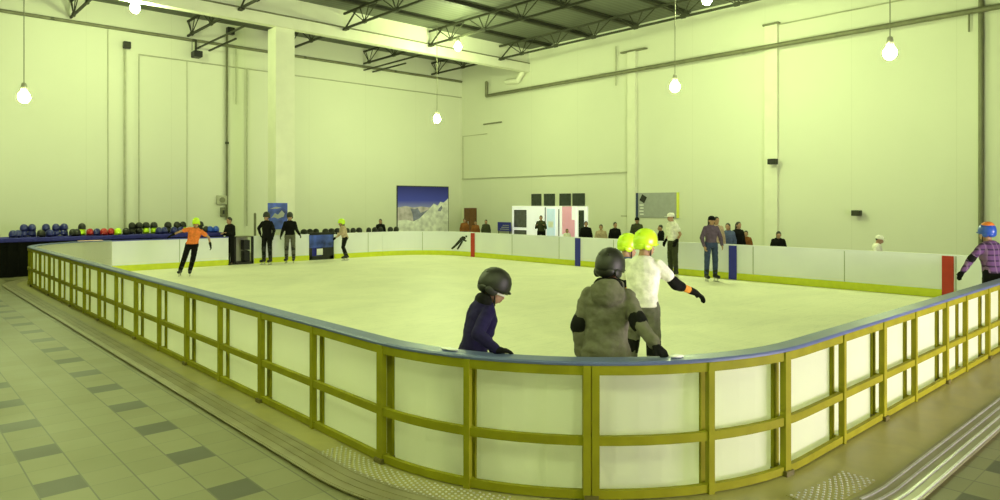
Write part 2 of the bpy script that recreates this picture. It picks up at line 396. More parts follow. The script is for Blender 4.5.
a = yz(187, 60); pipe([(a.x, yw, 1.2), (a.x, yw, 8.05)], 0.012, 'cond', 'very thin conduit midway between the grey and dark vertical pipes', 'conduit', 'conduit')

def wallbox(px, py, s, lab, plane='Y', name='loudspeaker', cat='speaker', m='black'):
    p = PY(px, py, YL) if plane == 'Y' else PX(px, py, XR)
    root = empty(name, p, label=lab, cat=cat)
    d = s * 0.8
    if plane == 'Y':
        bm = BM(); box(bm, (-s / 2, -0.1 - d, -s / 2), (s / 2, -0.1, s / 2), 0.02); link('housing', bm, m, root)
        bm = BM(); box(bm, (-0.05, -0.1, -0.05), (0.05, 0, 0.05)); link('bracket', bm, 'steel', root)
        bm = BM(); lathe(bm, [(s * .32, 0), (s * .36, .02), (s * .2, .03)]);
        for v in bm.verts: v.co = Vector((v.co.x, -0.1 - d - v.co.z, v.co.y))
        link('cone', bm, 'steel', root)
    else:
        bm = BM(); box(bm, (-0.1 - d, -s / 2, -s / 3), (-0.1, s / 2, s / 3), 0.02); link('housing', bm, m, root)
        bm = BM(); box(bm, (-0.1, -0.05, -0.05), (0, 0.05, 0.05)); link('bracket', bm, 'steel', root)
    return root
wallbox(125.5, 46, 0.26, 'small dark loudspeaker on top of the grey vertical pipe, leftmost on the left wall')
wallbox(228.5, 32, 0.30, 'small dark loudspeaker at the top of the dark vertical pipe left of the column')
# camera hanging below the pipe joint
p = yz(195, 55); root = empty('security_camera', (p.x, yw - 0.1, p.z), label='dark security camera hanging below the long pipe on the left wall', cat='camera')
bm = BM(); box(bm, (-0.17, -0.35, -0.14), (0.17, 0.1, 0.12), 0.03); link('housing', bm, 'black', root)
bm = BM(); cyl(bm, (0, 0, 0.1), (0, 0, yz(195, 40).z - p.z), 0.045); cyl(bm, (-.15, 0, .15), (-.15, 0, .5), 0.015); link('stem', bm, 'steel', root)
wallbox(777, 162, 0.3, 'small dark sensor box on the wall pilaster behind the seated man', 'X', 'sensor', 'sensor').location.x = XR - 0.12
wallbox(859, 213, 0.28, 'small dark wall light fitting above the man in white cap', 'X', 'wall_fitting', 'wall fitting', 'steel')
# electrical boxes at the foot of the dark pipe
p = yz(222, 200); root = empty('junction_box', (p.x, YL, p.z), label='pale ringed junction box beside the dark vertical pipe', cat='box')
bm = BM(); box(bm, (-0.22, -0.12, -0.2), (0.22, 0, 0.2), 0.02); link('cover', bm, 'cond', root)
bm = BM(); cyl(bm, (0, -0.15, 0), (0, -0.1, 0), 0.12); link('dial', bm, 'pipe', root)
p = yz(223, 212); root = empty('switch_box', (p.x, YL, p.z), label='dark switch box on the left wall above the standing man in black', cat='box')
bm = BM(); box(bm, (-0.1, -0.1, -0.2), (0.1, 0, 0.2), 0.02); link('cover', bm, 'pipe', root)
bm = BM(); box(bm, (-0.03, -0.2, -0.08), (0.03, -0.13, 0.08)); link('lever', bm, 'black', root)
# white duct bend where the beam meets the right wall
p = PX(522, 75, XR)
root = empty('duct', (XR, p.y, p.z), label='white bent duct below the beam end in the far corner', cat='duct')
bm = BM(); capsule(bm, (-0.2, 0.9, -0.25), (-0.2, 0.1, -0.3), 0.14); capsule(bm, (-0.2, 0.1, -0.3), (-0.2, -0.25, 0.1), 0.14); capsule(bm, (-.2, -.25, .05), (-.2, -.25, .12), .12)
link('bend', bm, 'concrete', root, True)
p = PX(496, 123, XR); pipe([(xw, p.y - .5, p.z), (xw, p.y + .9, p.z)], 0.035, 'pipe', 'short dark pipe stub low on the wall near the far corner')

# ------------------------------------------------------------------ roof structure
def truss(v, y0, y1, lab, zb=9.12, zt=9.72, rear=False):
    root = empty('roof_truss', (v, y0, zb), label=lab, cat='roof truss', group='steel roof trusses')
    L = y1 - y0
    link('bottom_chord', bar(BM(), (0, 0, 0), (0, L, 0), 0.07, 0.08), 'steel', root)
    link('top_chord', bar(BM(), (0, 0, zt - zb), (0, L, zt - zb), 0.07, 0.08), 'steel', root)
    n = 12.2 - y0; k0 = math.ceil(-n / 2.15)
    y = n + k0 * 2.15
    while y < L - 0.2:
        bm = BM()
        for dy in (-0.95, -0.33, 0.33, 0.95):
            yy = min(max(y + dy, 0), L)
            bar(bm, (0, y, 0), (0, yy, zt - zb), 0.03)
        box(bm, (-0.05, y - 0.1, -0.06), (0.05, y + 0.1, 0.08))
        link('web', bm, 'steel', root)
        y += 2.15
    if not rear:
        bm = BM(); bar(bm, (0, L - 0.1, 0), (0, L - 1.0, zt - zb), 0.05); box(bm, (-0.07, L - 0.3, -0.08), (0.07, L, 0.0))
        link('end_bracket', bm, 'steel', root)
    return root
places = ['beside the right wall', 'second from the right wall', 'third from the right wall', 'fourth from the right wall', 'fifth from the right wall', 'sixth from the right wall']
for i, v in enumerate((22.4, 18.2, 14.0, 9.8, 5.6, 1.4)):
    truss(v, Y0, YB - 0.02, 'dark steel roof truss over the rink, ' + places[i])
for i, v in enumerate((22.4, 18.2, 14.0, 9.8, 5.6, 1.4)):
    truss(v, YB + 0.36, YL, 'short dark steel truss in the low bay behind the beam, ' + places[i], 9.12, 9.72, True)
k = 0; y = 15.4 - 2.55 * 7; names = []
ys = []
while y < YB: ys.append(y); y += 2.55
ys = [q for q in ys if q > 8]
for i, q in enumerate(reversed(ys + [5.2, 2.65, 0.1])):
    bm = BM(); box(bm, (X0, q - 0.09, 9.74), (XR, q + 0.09, 9.78)); box(bm, (X0, q - 0.02, 9.74), (XR, q + 0.02, 9.9)); box(bm, (X0, q - .09, 9.86), (XR, q + .09, 9.9))
    link('roof_purlin', bm, 'steel', label='dark steel roof purlin running from the right wall, ' + ['nearest the beam', 'second from the beam', 'third from the beam', 'fourth from the beam', 'fifth from the beam', 'sixth from the beam', 'seventh from the beam', 'eighth from the beam', 'ninth from the beam'][i], cat='roof purlin', group='roof purlins')
# two tie bars from the long pipe
for (x, zz, lab) in ((PY(197, 39, YL).x, 8.66, 'dark tie bar running from the left wall pipe over the beam, left of the column'), (PY(364, 68, YL).x, 8.8, 'dark pair of tie bars reaching from the left wall, right of the column')):
    bm = BM(); bar(bm, (x, YL, zz), (x, YB + .5 if x > 10 else 13.0, zz), 0.06)
    if x > 10: bar(bm, (x + 0.5, YL, zz - .02), (x + 0.5, YB + 2.5, zz - .02), 0.06)
    link('tie_bar', bm, 'steel', label=lab, cat='tie bar')

# ------------------------------------------------------------------ lamps
def make_lamp():
    root = empty('pendant_lamp', (0, 0, 0))
    bm = BM(); ellipsoid(bm, (0, 0, 0), (0.15, 0.15, 0.165), seg=20, rng=12); link('globe', bm, 'lamp', root, True)
    bm = BM(); lathe(bm, [(0.04, 0.40), (0.06, 0.38), (0.08, 0.28), (0.09, 0.165), (0.08, 0.15)]); link('lamp_holder', bm, 'cond', root, True)
    bm = BM(); cyl(bm, (0, 0, 0.4), (0, 0, 1.0), 0.012); link('wire', bm, 'pipe', root)
    return root
proto = make_lamp()
def put_lamp(x, y, z, lab, first=False):
    o = proto if first else copy_tree(proto)
    o.location = (x, y, z); tag(o, label=lab, cat='lamp', group='glowing hall lamps')
    top = ZT if z < 8 else 9.1
    for ch in [c for c in bpy.data.objects if c.parent == o and c.name.startswith('wire')]:
        ch.data = ch.data.copy(); ch.parent = o
        for v in ch.data.vertices:
            if v.co.z > 0.9: v.co.z = top - z
lamps = [(24, 97, 19.5, 'lit pendant lamp on a long wire, low at the far left of the left wall'),
         (437, 119, 29.7, 'lit pendant lamp on a long wire hanging in front of the far corner'),
         (675, 87, 21.6, 'lit pendant lamp on a long wire before the right wall, between corner and pilaster'),
         (890, 53, 16.9, 'lit pendant lamp on a long wire at the upper right'),
         (135, 8, 22.7, 'bright lamp at roof height in the upper left of the photo'),
         (458, 47, 28.4, 'bright lamp under the roof truss near the beam end'),
         (707, 0, 21.8, 'bright lamp cut by the top edge, under the truss beside the right wall')]
for i, (a, b, D, lab) in enumerate(lamps):
    p = W(a, b, D); put_lamp(p.x, p.y, p.z, lab, i == 0)
for i, (x, y, z) in enumerate(((6.5, 15.5, 8.2), (6.5, 8.0, 7.0))):  # extra unseen lamps, added to brighten the ice and back of the panels
    put_lamp(x, y, z, 'added lamp above the rink, unseen overhead, brightening the ice')
def fill_lamp(x, y, z, top):  # unseen fill added for deck and panel fronts; shade stops sideways spill
    root = empty('added_fill_lamp', (x, y, z), label='added shaded lamp, out of view, brightening the walkway and barrier', cat='lamp', group='added walkway fill lamps')
    bm = BM(); ellipsoid(bm, (0, 0, 0), (0.11, 0.11, 0.12), seg=16, rng=10); link('globe', bm, 'lamp', root, True)
    bm = BM(); n = 24; pr = [(0.05, 0.30), (0.12, 0.24), (0.30, -0.02), (0.29, -0.02), (0.11, 0.22), (0.04, 0.28)]
    rings = [[bm.verts.new((r * math.cos(2 * math.pi * i / n), r * math.sin(2 * math.pi * i / n), zz)) for i in range(n)] for r, zz in pr]
    for a in range(len(rings) - 1):
        for i in range(n): bm.faces.new((rings[a][i], rings[a][(i + 1) % n], rings[a + 1][(i + 1) % n], rings[a + 1][i]))
    link('lamp_shade', bm, 'whiteg', root, True)
    bm = BM(); cyl(bm, (0, 0, 0.28), (0, 0, top - z), 0.012); link('wire', bm, 'pipe', root)
for (x, y) in ((0.5, 11.0), (1.4, 6.5), (0.4, 2.6), (2.6, 0.2)): fill_lamp(x, y, 4.4, ZT)

# ------------------------------------------------------------------ rink outline
XA, XB_, YA, YBk, R = 3.2, 17.9, 2.55, 24.0, 2.4
LA = YBk - YA - 2 * R; LB = XB_ - XA - 2 * R; LC = math.pi * R / 2
segs = [('l', LA), ('a', LC), ('l', LB), ('a', LC), ('l', LA), ('a', LC), ('l', LB), ('a', LC)]
TOT = sum(s for _, s in segs)
starts = [(XA, YBk - R), None, (XA + R, YA), None, (XB_, YA + R), None, (XB_ - R, YBk), None]
dirs = [(0, -1), None, (1, 0), None, (0, 1), None, (-1, 0), None]
cens = [None, (XA + R, YA + R, 180), None, (XB_ - R, YA + R, 270), None, (XB_ - R, YBk - R, 0), None, (XA + R, YBk - R, 90)]
bounds = [0]
for _, s_ in segs: bounds.append(bounds[-1] + s_)
def widen(s): t = min(1, max(0, (s - LA - 0.6) / (LC - 0.3))); return 0.32 * t * t * (3 - 2 * t)
def path(s):
    s = s % TOT
    for i in range(8):
        if s <= bounds[i + 1] + 1e-9:
            q = s - bounds[i]
            if segs[i][0] == 'l':
                d = Vector((*dirs[i], 0)); return Vector((*starts[i], 0)) + d * q, d, Vector((d.y, -d.x, 0))
            cx, cy, a0 = cens[i]; a = math.radians(a0) + q / R
            n = Vector((math.cos(a), math.sin(a), 0)); return Vector((cx, cy, 0)) + n * R, Vector((-n.y, n.x, 0)), n
def samples(s0, s1):
    out = [s0]; 
    for k in range(-1, 3):
        for i in range(8):
            b0, b1 = bounds[i] + k * TOT, bounds[i + 1] + k * TOT
            if segs[i][0] == 'a':
                n = 22
                out += [b0 + (b1 - b0) * j / n for j in range(n + 1)]
    out = sorted(x for x in out if s0 < x < s1 or x == s0) + [s1]
    r = [out[0]]
    for x in out[1:]:
        if x - r[-1] > 1e-4: r.append(x)
    return r
def sweep(bm, s0, s1, prof, wide=False):
    rings = []
    for s in samples(s0, s1):
        p, d, n = path(s); e = widen(s) if wide else 0
        rings.append([bm.verts.new(p + n * (o + (e if o > 0.15 else 0)) + Vector((0, 0, z))) for o, z in prof])
    m = len(prof)
    for a in range(len(rings) - 1):
        for i in range(m): bm.faces.new((rings[a][i], rings[a][(i + 1) % m], rings[a + 1][(i + 1) % m], rings[a + 1][i]))
    bm.faces.new(rings[0]); bm.faces.new(rings[-1][::-1])
    return bm
def rect(a, b, z0, z1): return [(a, z0), (b, z0), (b, z1), (a, z1)]
def s_of_px(px, lo, hi):
    best = None
    for k in range(3001):
        s = lo + (hi - lo) * k / 3000; p, d, n = path(s)
        x = CA * p.x - SA * p.y; D = SA * p.x + CA * p.y
        if D < 0.5: continue
        e = abs(500 + F * x / D - px)
        if best is None or e < best[0]: best = (e, s)
    return best[1]
# ice
bm = BM(); vs = [bm.verts.new(path(s)[0] + Vector((0, 0, 0.02))) for s in samples(0, TOT - 1e-3)]
f = bm.faces.new(vs); r = bmesh.ops.extrude_face_region(bm, geom=[f])
for v in r['geom']:
    if isinstance(v, bmesh.types.BMVert): v.co.z = 0.004
ice = link('ice_surface', bm, 'ice', **S)
# concrete walkway with ribbed edge around the near sides
S0 = -LC; S1 = LA + LC + LB + 0.35
DK = 0.62
link('walkway', sweep(BM(), S0 + .0, S1, rect(0.0, DK, 0.001, 0.02), True), 'deck', **S)
root = empty('step_edge', path(LA + LC / 2)[0] + path(LA + LC / 2)[2] * DK, label='ribbed edging strip between the concrete walkway and the tiles', cat='floor trim')
rl = root.location.copy()
def shift(bm, v):
    for q in bm.verts: q.co -= v
    return bm
link('base_strip', shift(sweep(BM(), S0, S1, rect(DK - 0.28, DK + 0.02, 0.0205, 0.026), True), rl), 'trim', root)
sR = s_of_px(775, LA, LA + LC + LB)
for k in range(4):
    o = DK - 0.25 + k * 0.078
    link('rib', shift(sweep(BM(), S0, sR, rect(o, o + 0.018, 0.0265, 0.0295), True), rl), 'trim', root)
    link('rib', shift(sweep(BM(), sR, S1, rect(o, o + 0.018, 0.0265, 0.036), True), rl), 'metal', root, label='bright aluminium rib')
# tread plates with raised dots
def treadplate(s0, s1, o0, o1, lab, step=0.045):
    p, d, n = path((s0 + s1) / 2); root = empty('tread_plate', p + n * (o0 + o1) / 2 + Vector((0, 0, 0.02)), label=lab, cat='tread plate')
    rl = root.location.copy()
    link('plate', shift(sweep(BM(), s0, s1, rect(o0, o1, 0.0205, 0.0245)), rl), 'deck', root)
    bm = BM(); s = s0 + 0.03; i = 0
    while s < s1 - 0.02:
        o = o0 + 0.02 + (step / 2 if i % 2 else 0)
        while o < o1 - 0.01:
            p, d, n = path(s); c = p + n * o + Vector((0, 0, 0.0245))
            ellipsoid(bm, c, (0.011, 0.011, 0.006), seg=6, rng=4); o += step
        s += step * 0.8; i += 1
    link('raised_dots', shift(bm, rl), 'metal', root, True, kind='stuff')
treadplate(LA - 0.45, LA + 1.35, 0.13, 0.40, 'dotted metal tread plate on the walkway left of the curved corner')
treadplate(LA + LC - 0.6, LA + LC + .1, 0.34, 0.6, 'dotted metal tread plate on the walkway right of the curved corner')

# ------------------------------------------------------------------ near barrier
root = empty('rink_barrier', path(LA + LC / 2)[0], label='long curved rink barrier in the foreground, olive metal frame with white panels', cat='barrier')
rl = root.location.copy()
def part(name, bm, m, **k): return link(name, shift(bm, rl), m, root, **k)
post_s = []
u = 4.84
while u < 21.6: post_s.append(YBk - R - u); u += 1.17
q = min(post_s) - 1.1
while q > S0: post_s.append(q); q -= 1.1
for px in (473, 590, 703, 775, 832, 873, 905, 937, 957, 980): post_s.append(s_of_px(px, LA, LA + LC + LB))
q = max(post_s) + 1.1
while q < S1: post_s.append(q); q += 1.1
post_s = sorted(post_s)
ZTOP = 0.985
O0, O1 = 0.065, 0.105            # outer frame plane
part('top_rail', sweep(BM(), S0, S1, rect(O0, O1, 0.915, ZTOP)), 'frame')
part('middle_rail', sweep(BM(), S0, S1, rect(O0, O1, 0.41, 0.475)), 'frame')
part('bottom_rail', sweep(BM(), S0, S1, rect(O0, O1, 0.03, 0.09)), 'frame')
part('cap', sweep(BM(), S0, S1, [(-0.06, 0.985), (0.11, 0.985), (0.11, 1.0), (0.10, 1.012), (-0.05, 1.012), (-0.06, 1.0)]), 'cap')
allb = [S0] + post_s + [S1]
for a, b in zip(allb[:-1], allb[1:]):
    if b - a < 0.2: continue
    part('panel', sweep(BM(), a, b, rect(-0.03, -0.015, 0.445, 0.984)), 'panel')
    part('panel', sweep(BM(), a, b, rect(-0.03, -0.015, 0.03, 0.443)), 'panel')
def obox(bm, s, ds0, ds1, o0, o1, z0, z1):
    p, d, n = path(s)
    vs = [bm.verts.new(p + d * a + n * o + Vector((0, 0, z))) for a, o, z in ((ds0, o0, z0), (ds1, o0, z0), (ds1, o1, z0), (ds0, o1, z0), (ds0, o0, z1), (ds1, o0, z1), (ds1, o1, z1), (ds0, o1, z1))]
    for f in ((0, 1, 2, 3), (7, 6, 5, 4), (0, 4, 5, 1), (1, 5, 6, 2), (2, 6, 7, 3), (3, 7, 4, 0)): bm.faces.new([vs[i] for i in f])
    return bm
sC = s_of_px(590, LA, LA + LC)
iC = min(range(len(post_s)), key=lambda i: abs(post_s[i] - sC))
for i, s in enumerate(post_s):
    big = (i - iC) % 2 == 0
    hw_ = 0.058 if i == iC else (0.036 if big else 0.024)
    if i == iC:
        part('post', obox(BM(), s, -hw_, -0.004, O0, O1 + 0.012, 0.02, 0.984), 'frame'); part('post', obox(BM(), s, 0.004, hw_, O0, O1 + 0.012, 0.02, 0.984), 'frame')
    else: part('post', obox(BM(), s, -hw_, hw_, O0, O1 + 0.012, 0.02, 0.984), 'frame')
    bm = obox(BM(), s, -hw_, hw_, -0.0145, 0.012, 0.02, 0.984)
    for z in (0.03, 0.42, 0.93): obox(bm, s, -0.012, 0.012, 0.012, O0, z, z + 0.045)
    part('back_post', bm, 'frame')
    if big: part('foot', obox(BM(), s, -0.05, 0.05, -0.01, O1 + 0.03, 0.02, 0.06), 'frame_dark', label='dark metal foot')

# ------------------------------------------------------------------ far boards
def boards(s0, s1, lab, blue=False, marks=(), seams=True):
    o = path((s0 + s1) / 2)[0]; root = empty('rink_boards', o, label=lab, cat='boards')
    link('board', shift(sweep(BM(), s0, s1, rect(0.0, 0.05, 0.021, 0.975)), o), 'board', root)
    link('cap', shift(sweep(BM(), s0, s1, rect(-0.03, 0.09, 0.976, 1.005)), o), 'capblue' if blue else 'board', root, label='blue top cap' if blue else 'white top cap')
    link('kickplate', shift(sweep(BM(), s0, s1, rect(-0.015, -0.001, 0.0215, 0.21)), o), 'kick', root, label='yellow kick strip')
    s = math.ceil(s0 / 2.4) * 2.4
    while s < s1 - 0.1:
        link('joint_strip', shift(obox(BM(), s, -0.012, 0.012, -0.006, -0.0005, 0.215, 0.975), o), 'seam', root); s += 2.4
    for s, m, lb in marks:
        link('line_marking', shift(obox(BM(), s, -0.12, 0.12, -0.024, -0.0155, 0.0215, 1.0), o), m, root, label=lb)
    return root
def sY(Y): return bounds[4] + (Y - (YA + R))         # on the right-wall boards
g = lambda px: s_of_px(px, bounds[6], bounds[8])
s_g1a, s_g1b = g(254), g(228.5); s_g2a, s_g2b = g(334), g(309)
rb = boards(S1 + 0.01, bounds[5] + LC, 'white rink boards along the right wall side, with red and blue line markings',
            marks=[(s_of_px(948, S1, bounds[6]), 'red', 'red goal line marking'), (s_of_px(733, S1, bounds[6]), 'bluep', 'blue line marking'), (s_of_px(578, S1, bounds[6]), 'bluep', 'blue line marking'), (s_of_px(473, S1, bounds[6]), 'red', 'red goal line marking')])
boards(bounds[5] + LC + 0.01, s_g2a, 'white end boards between the far corner and the blue gate')
boards(s_g2b, s_g1a, 'short piece of white end boards between the two gates')
boards(s_g1b, TOT - LC + (-0.01) if False else bounds[8] - LC * 0 - 0.01 - LC, 'white end boards with blue cap at the left, below the rows of helmets', blue=True) if False else boards(s_g1b, bounds[8] - LC - 0.0, 'white end boards with blue cap at the left, below the rows of helmets', blue=True)
# logo of the skater on the boards
s_l = s_of_px(459, bounds[5] - 2, bounds[6]); p, d, n = path(s_l)
def decal(polys, m, name, lab, scale, z):
    bm = BM()
    for poly in polys:
        vs = [bm.verts.new(p - d * (x - 1) * scale * 1.7 - n * 0.004 + Vector((0, 0, z + y * scale))) for x, y in poly]
        f = bm.faces.new(vs); r = bmesh.ops.extrude_face_region(bm, geom=[f])
        for q in r['geom']:
            if isinstance(q, bmesh.types.BMVert): q.co -= n * 0.004
    return link(name, shift(bm, Vector(rb.location)), m, rb, label=lab)
def decal_px(polys, m, name, lab):
    bm = BM()
    for poly in polys:
        vs = []; ns = []
        for px, py in poly:
            q = s_of_px(px, bounds[5] - 4, bounds[6] + 0.0); p, d, n = path(q); D = SA * p.x + CA * p.y
            vs.append(bm.verts.new(p - n * 0.008 + Vector((0, 0, H - (py - HY) / F * D)))); ns.append(n)
        for v in [bm.faces.new(vs)]:
            r = bmesh.ops.extrude_face_region(bm, geom=[v])
            for q in r['geom']:
                if isinstance(q, bmesh.types.BMVert): q.co += ns[0] * 0.006
    return link(name, shift(bm, Vector(rb.location)), m, rb, label=lab)
decal_px([[(460, 238.2), (462.5, 236.2), (465, 236.6), (466, 238.5), (464, 240.5), (461, 241.5), (459, 240.8)], [(465.6, 235.6), (467.2, 235.6), (467.2, 237.3), (465.6, 237.3)], [(464, 239), (466.8, 240.6), (466.2, 241.8), (463, 240.6)],
          [(459.2, 239.6), (461.4, 241.4), (458.2, 244.6), (454.4, 248), (452.2, 249.4), (451.2, 248.2), (455, 244.6)], [(461.2, 241.4), (463.4, 241), (461.2, 245), (458.2, 249.6), (456.8, 249), (459.2, 245)]],
         'black', 'skater_emblem', 'black speed skater emblem')
decal_px([[(450.5 + 2.2 * k, 251.6 + .05 * k), (452.0 + 2.2 * k, 251.6 + .05 * k), (452.0 + 2.2 * k, 253.4 + .05 * k), (450.5 + 2.2 * k, 253.4 + .05 * k)] for k in range(7)], 'bluec', 'emblem_lettering', 'blurred blue lettering')

# gate 1: dark green box gate with shelf ; gate 2: blue banner on dark gate
p0 = PY(235, 0, YBk); p1 = PY(254, 0, YBk); w = p1.x - p0.x
root = empty('gate', (p0.x, YBk + 0.02, 0), label='olive gateway between the boards with dark crates inside', cat='gate')
bm = BM(); box(bm, (0, 0, 0), (0.05, 0.08, 0.99)); box(bm, (w - 0.07, 0, 0), (w - 0.01, 0.08, 0.99)); link('frame', bm, 'black', root)
bm = BM(); box(bm, (0.0, 0.5, 0.02), (w - 0.01, 0.54, 0.95)); link('door_leaf', bm, 'cond', root)
bm = BM(); box(bm, (0.0, 0, 0.0), (w - .01, 0.5, 0.1)); link('threshold', bm, 'black', root)
bm = BM(); box(bm, (0, 0.1, 0.96), (w, 0.5, 1.0)); link('shelf', bm, 'pipe', root)
bm = BM(); box(bm, (w * 0.55, 0.1, 0.11), (w - 0.09, 0.4, 0.48), 0.02); o = link('crate', bm, 'black', None, label='black crate standing in the olive gateway, lower of two', cat='crate'); o.location = root.location
bm = BM(); box(bm, (w * 0.52, 0.08, 0.51), (w - 0.1, 0.38, 0.86), 0.02); box(bm, (w * .56, .07, .6), (w - .2, .08, .66)); o = link('crate', bm, 'black', None, label='black crate in the olive gateway, stacked upon another', cat='crate'); o.location = root.location
p0 = PY(309, 0, YBk); p1 = PY(334, 0, YBk); w = p1.x - p0.x
root = empty('gate', (p0.x, YBk + 0.02, 0), label='black gate with a blue banner on its upper half', cat='gate')
bm = BM(); box(bm, (0, 0, 0), (w, 0.08, 0.16)); box(bm, (0, 0, 0), (0.14, 0.08, 1.0)); box(bm, (w - .16, 0, 0), (w, 0.08, 1.0)); box(bm, (0, 0, 0.95), (w, 0.08, 1.06)); box(bm, (w * .55, 0.0, .16), (w * .85, .08, .5)); link('frame', bm, 'black', root)
bm = BM(); box(bm, (0.02, -0.02, 0.48), (w - 0.02, 0, 0.96)); link('banner', bm, 'postblue', root, label='blue printed banner')
bm = BM(); box(bm, (0.14, 0.09, 0.1), (w - .1, 0.11, 0.94)); link('backing', bm, 'bluep', root)
bm = BM(); box(bm, (w * .32, -.01, .2), (w * .55, .02, .44)); link('notice', bm, 'whiteg', root, label='small pale notice')
# dark rail posts / skates rack behind gap: low dark pole
p = PY(255, 215, 26.5)
pipe([(p.x, 26.5, 0), (p.x, 26.5, 1.75)], 0.05, 'pipe', 'dark post standing behind the boards left of the column', 'post', 'post')

# ------------------------------------------------------------------ long table with helmets
tx0, tx1 = 1.6, PY(219, 0, 24.9).x
ty0, ty1, TZ = 24.42, 25.6, 1.14
root = empty('display_table', ((tx0 + tx1) / 2, (ty0 + ty1) / 2, 0), label='long table with blue cloth top and black skirt behind the left end boards', cat='table')
hl = (tx1 - tx0) / 2; hw = (ty1 - ty0) / 2
bm = BM(); box(bm, (-hl, -hw, TZ - 0.12), (hl, hw, TZ), 0.02); link('table_top', bm, 'bluecloth', root)
bm = BM(); n = 60
for i in range(n):
    a, b = -hl + 2 * hl * i / n, -hl + 2 * hl * (i + 1) / n
    box(bm, (a, -hw + (0.03 if i % 2 else 0.06), 0), (b, hw - 0.05, TZ - 0.125))
link('skirt', bm, 'blackc', root)
def helmet_bm(bm, c=(0, 0, 0), s=1.0, mtx=None):
    n0 = len(bm.verts); bm.verts.ensure_lookup_table()
    prof = [(0.118, -0.02), (0.122, 0.0), (0.124, 0.03), (0.118, 0.075), (0.10, 0.115), (0.07, 0.145), (0.035, 0.16), (0.008, 0.164)]
    lathe(bm, prof, seg=20, sx=0.86, sy=1.12)
    # ridges and ear drops
    for sx in (-1, 1):
        ellipsoid(bm, (sx * 0.088, -0.03, -0.028), (0.014, 0.055, 0.042), seg=12, rng=6)
        capsule(bm, (sx * 0.035, 0.11, 0.075), (sx * 0.035, -0.10, 0.10), 0.014, seg=6, caps=2)
    ellipsoid(bm, (0, 0.125, 0.0), (0.07, 0.028, 0.014), seg=10, rng=5)
    ellipsoid(bm, (0, -0.075, -0.02), (0.085, 0.055, 0.05), seg=14, rng=7)
    bm.verts.ensure_lookup_table()
    for v in list(bm.verts)[n0:]:
        p = v.co * s
        if mtx: p = mtx @ p
        v.co = p + Vector(c)
    return bm
protoH = {}
def shelf_helmet(kind, loc, rz, lab, group):
    if kind not in protoH:
        root = empty('helmet', (0, 0, 0))
        link('shell', helmet_bm(BM()), kind, root, True)
        bm = BM(); lathe(bm, [(0.09, -0.03), (0.105, -0.02), (0.10, 0.02)], sx=.86, sy=1.1); link('padding', bm, 'black', root, True)
        protoH[kind] = root; o = root
    else: o = copy_tree(protoH[kind])
    o.location = loc; o.rotation_euler = (0, 0, rz); tag(o, label=lab, cat='helmet', group=group)
hl_list = [(13, 230, 'hblue'), (18, 229, 'hblue'), (24, 224, 'hblue'), (32, 224, 'hblue'), (41, 231, 'hblack'), (46, 227, 'hblue'), (50, 229, 'hblue'), (56, 225, 'hblue'), (64, 226, 'hblue'),
           (73, 228, 'hblack'), (77, 231, 'hblack'), (82, 225, 'hblack'), (90, 230, 'hred'), (97, 228, 'hblue'), (104, 229, 'hred'), (111, 230, 'hred'), (118, 228, 'lime'), (126, 228, 'hblack'),
           (132, 225, 'hblack'), (139, 225, 'hblack'), (146, 225, 'hblack'), (154, 222, 'hblack'), (159, 229, 'hblue'), (164, 229, 'hblue'), (168, 225, 'hblack'), (174, 229, 'hblue'), (177, 223, 'hblack'),
           (183, 222, 'hblack'), (181, 229, 'hblue'), (200, 223, 'hblack'), (206, 225, 'hblack'), (210, 230, 'hbright'), (216, 230, 'hbright')]
nm = {'hblue': 'dark blue', 'hblack': 'black', 'hred': 'red', 'lime': 'lime green', 'hbright': 'bright blue'}
used = []
for (px, py, kd) in hl_list:
    Yh = 24.75 + random.uniform(-.08, .1)
    p = PY(px, 0, Yh); top = H - (py - HY) / F * onY(px, Yh)
    if top > 1.42:
        Yh = 25.15; p = PY(px, 0, Yh)
        sub = 'hblue' if px < 70 else ('lime' if px in (82, 154, 183, 146) else 'hblack')
        shelf_helmet(sub, (p.x, Yh, TZ + 0.065), random.uniform(2.6, 3.6), f'{nm[sub]} helmet on the long blue table, underneath another helmet', f'{nm[sub]} helmets underneath on the long table')
        shelf_helmet(kd, (p.x, Yh, TZ + 0.23), random.uniform(2.6, 3.6), f'{nm[kd]} helmet piled on top of another on the long blue table', f'{nm[kd]} helmets on top of others')
    else:
        shelf_helmet(kd, (p.x, Yh, TZ + 0.065), random.uniform(2.6, 3.6), f'{nm[kd]} helmet in the front row on the long blue table', f'{nm[kd]} helmets in the front row')
# bags at the left end
for (x, w, h, lab) in ((2.0, 0.3, 0.34, 'black bag at the left end of the long table, cut by the edge'), (2.55, 0.28, 0.26, 'low dark bag beside the black bag on the long table')):
    root = empty('bag', (x, 24.95, TZ), label=lab, cat='bag')
    bm = BM(); ellipsoid(bm, (0, 0, h * .5), (w, 0.22, h * .5)); link('bag_body', bm, 'blackc', root, True)
    bm = BM(); pts = [(-.12, 0, h * .9), (-.06, 0, h + .06), (.06, 0, h + .06), (.12, 0, h * .9)]
    for a, b in zip(pts[:-1], pts[1:]): capsule(bm, a, b, 0.012, seg=6, caps=2)
    link('handle', bm, 'black', root, True)
# pale folded sheet lying on the boards' corner (pink and white)
p = PY(91, 0, 24.1); bm = BM(); box(bm, (-.35, -.1, 0), (.3, .12, .02), .006); o = link('folded_sheet', bm, mat('pink_paper', (0.8, 0.5, 0.45), 0.7), label='pale pink folded sheet on the blue cap below the red helmets', cat='sheet'); o.location = (p.x, 24.05, 1.006)
p = PY(345, 0, 26.5)
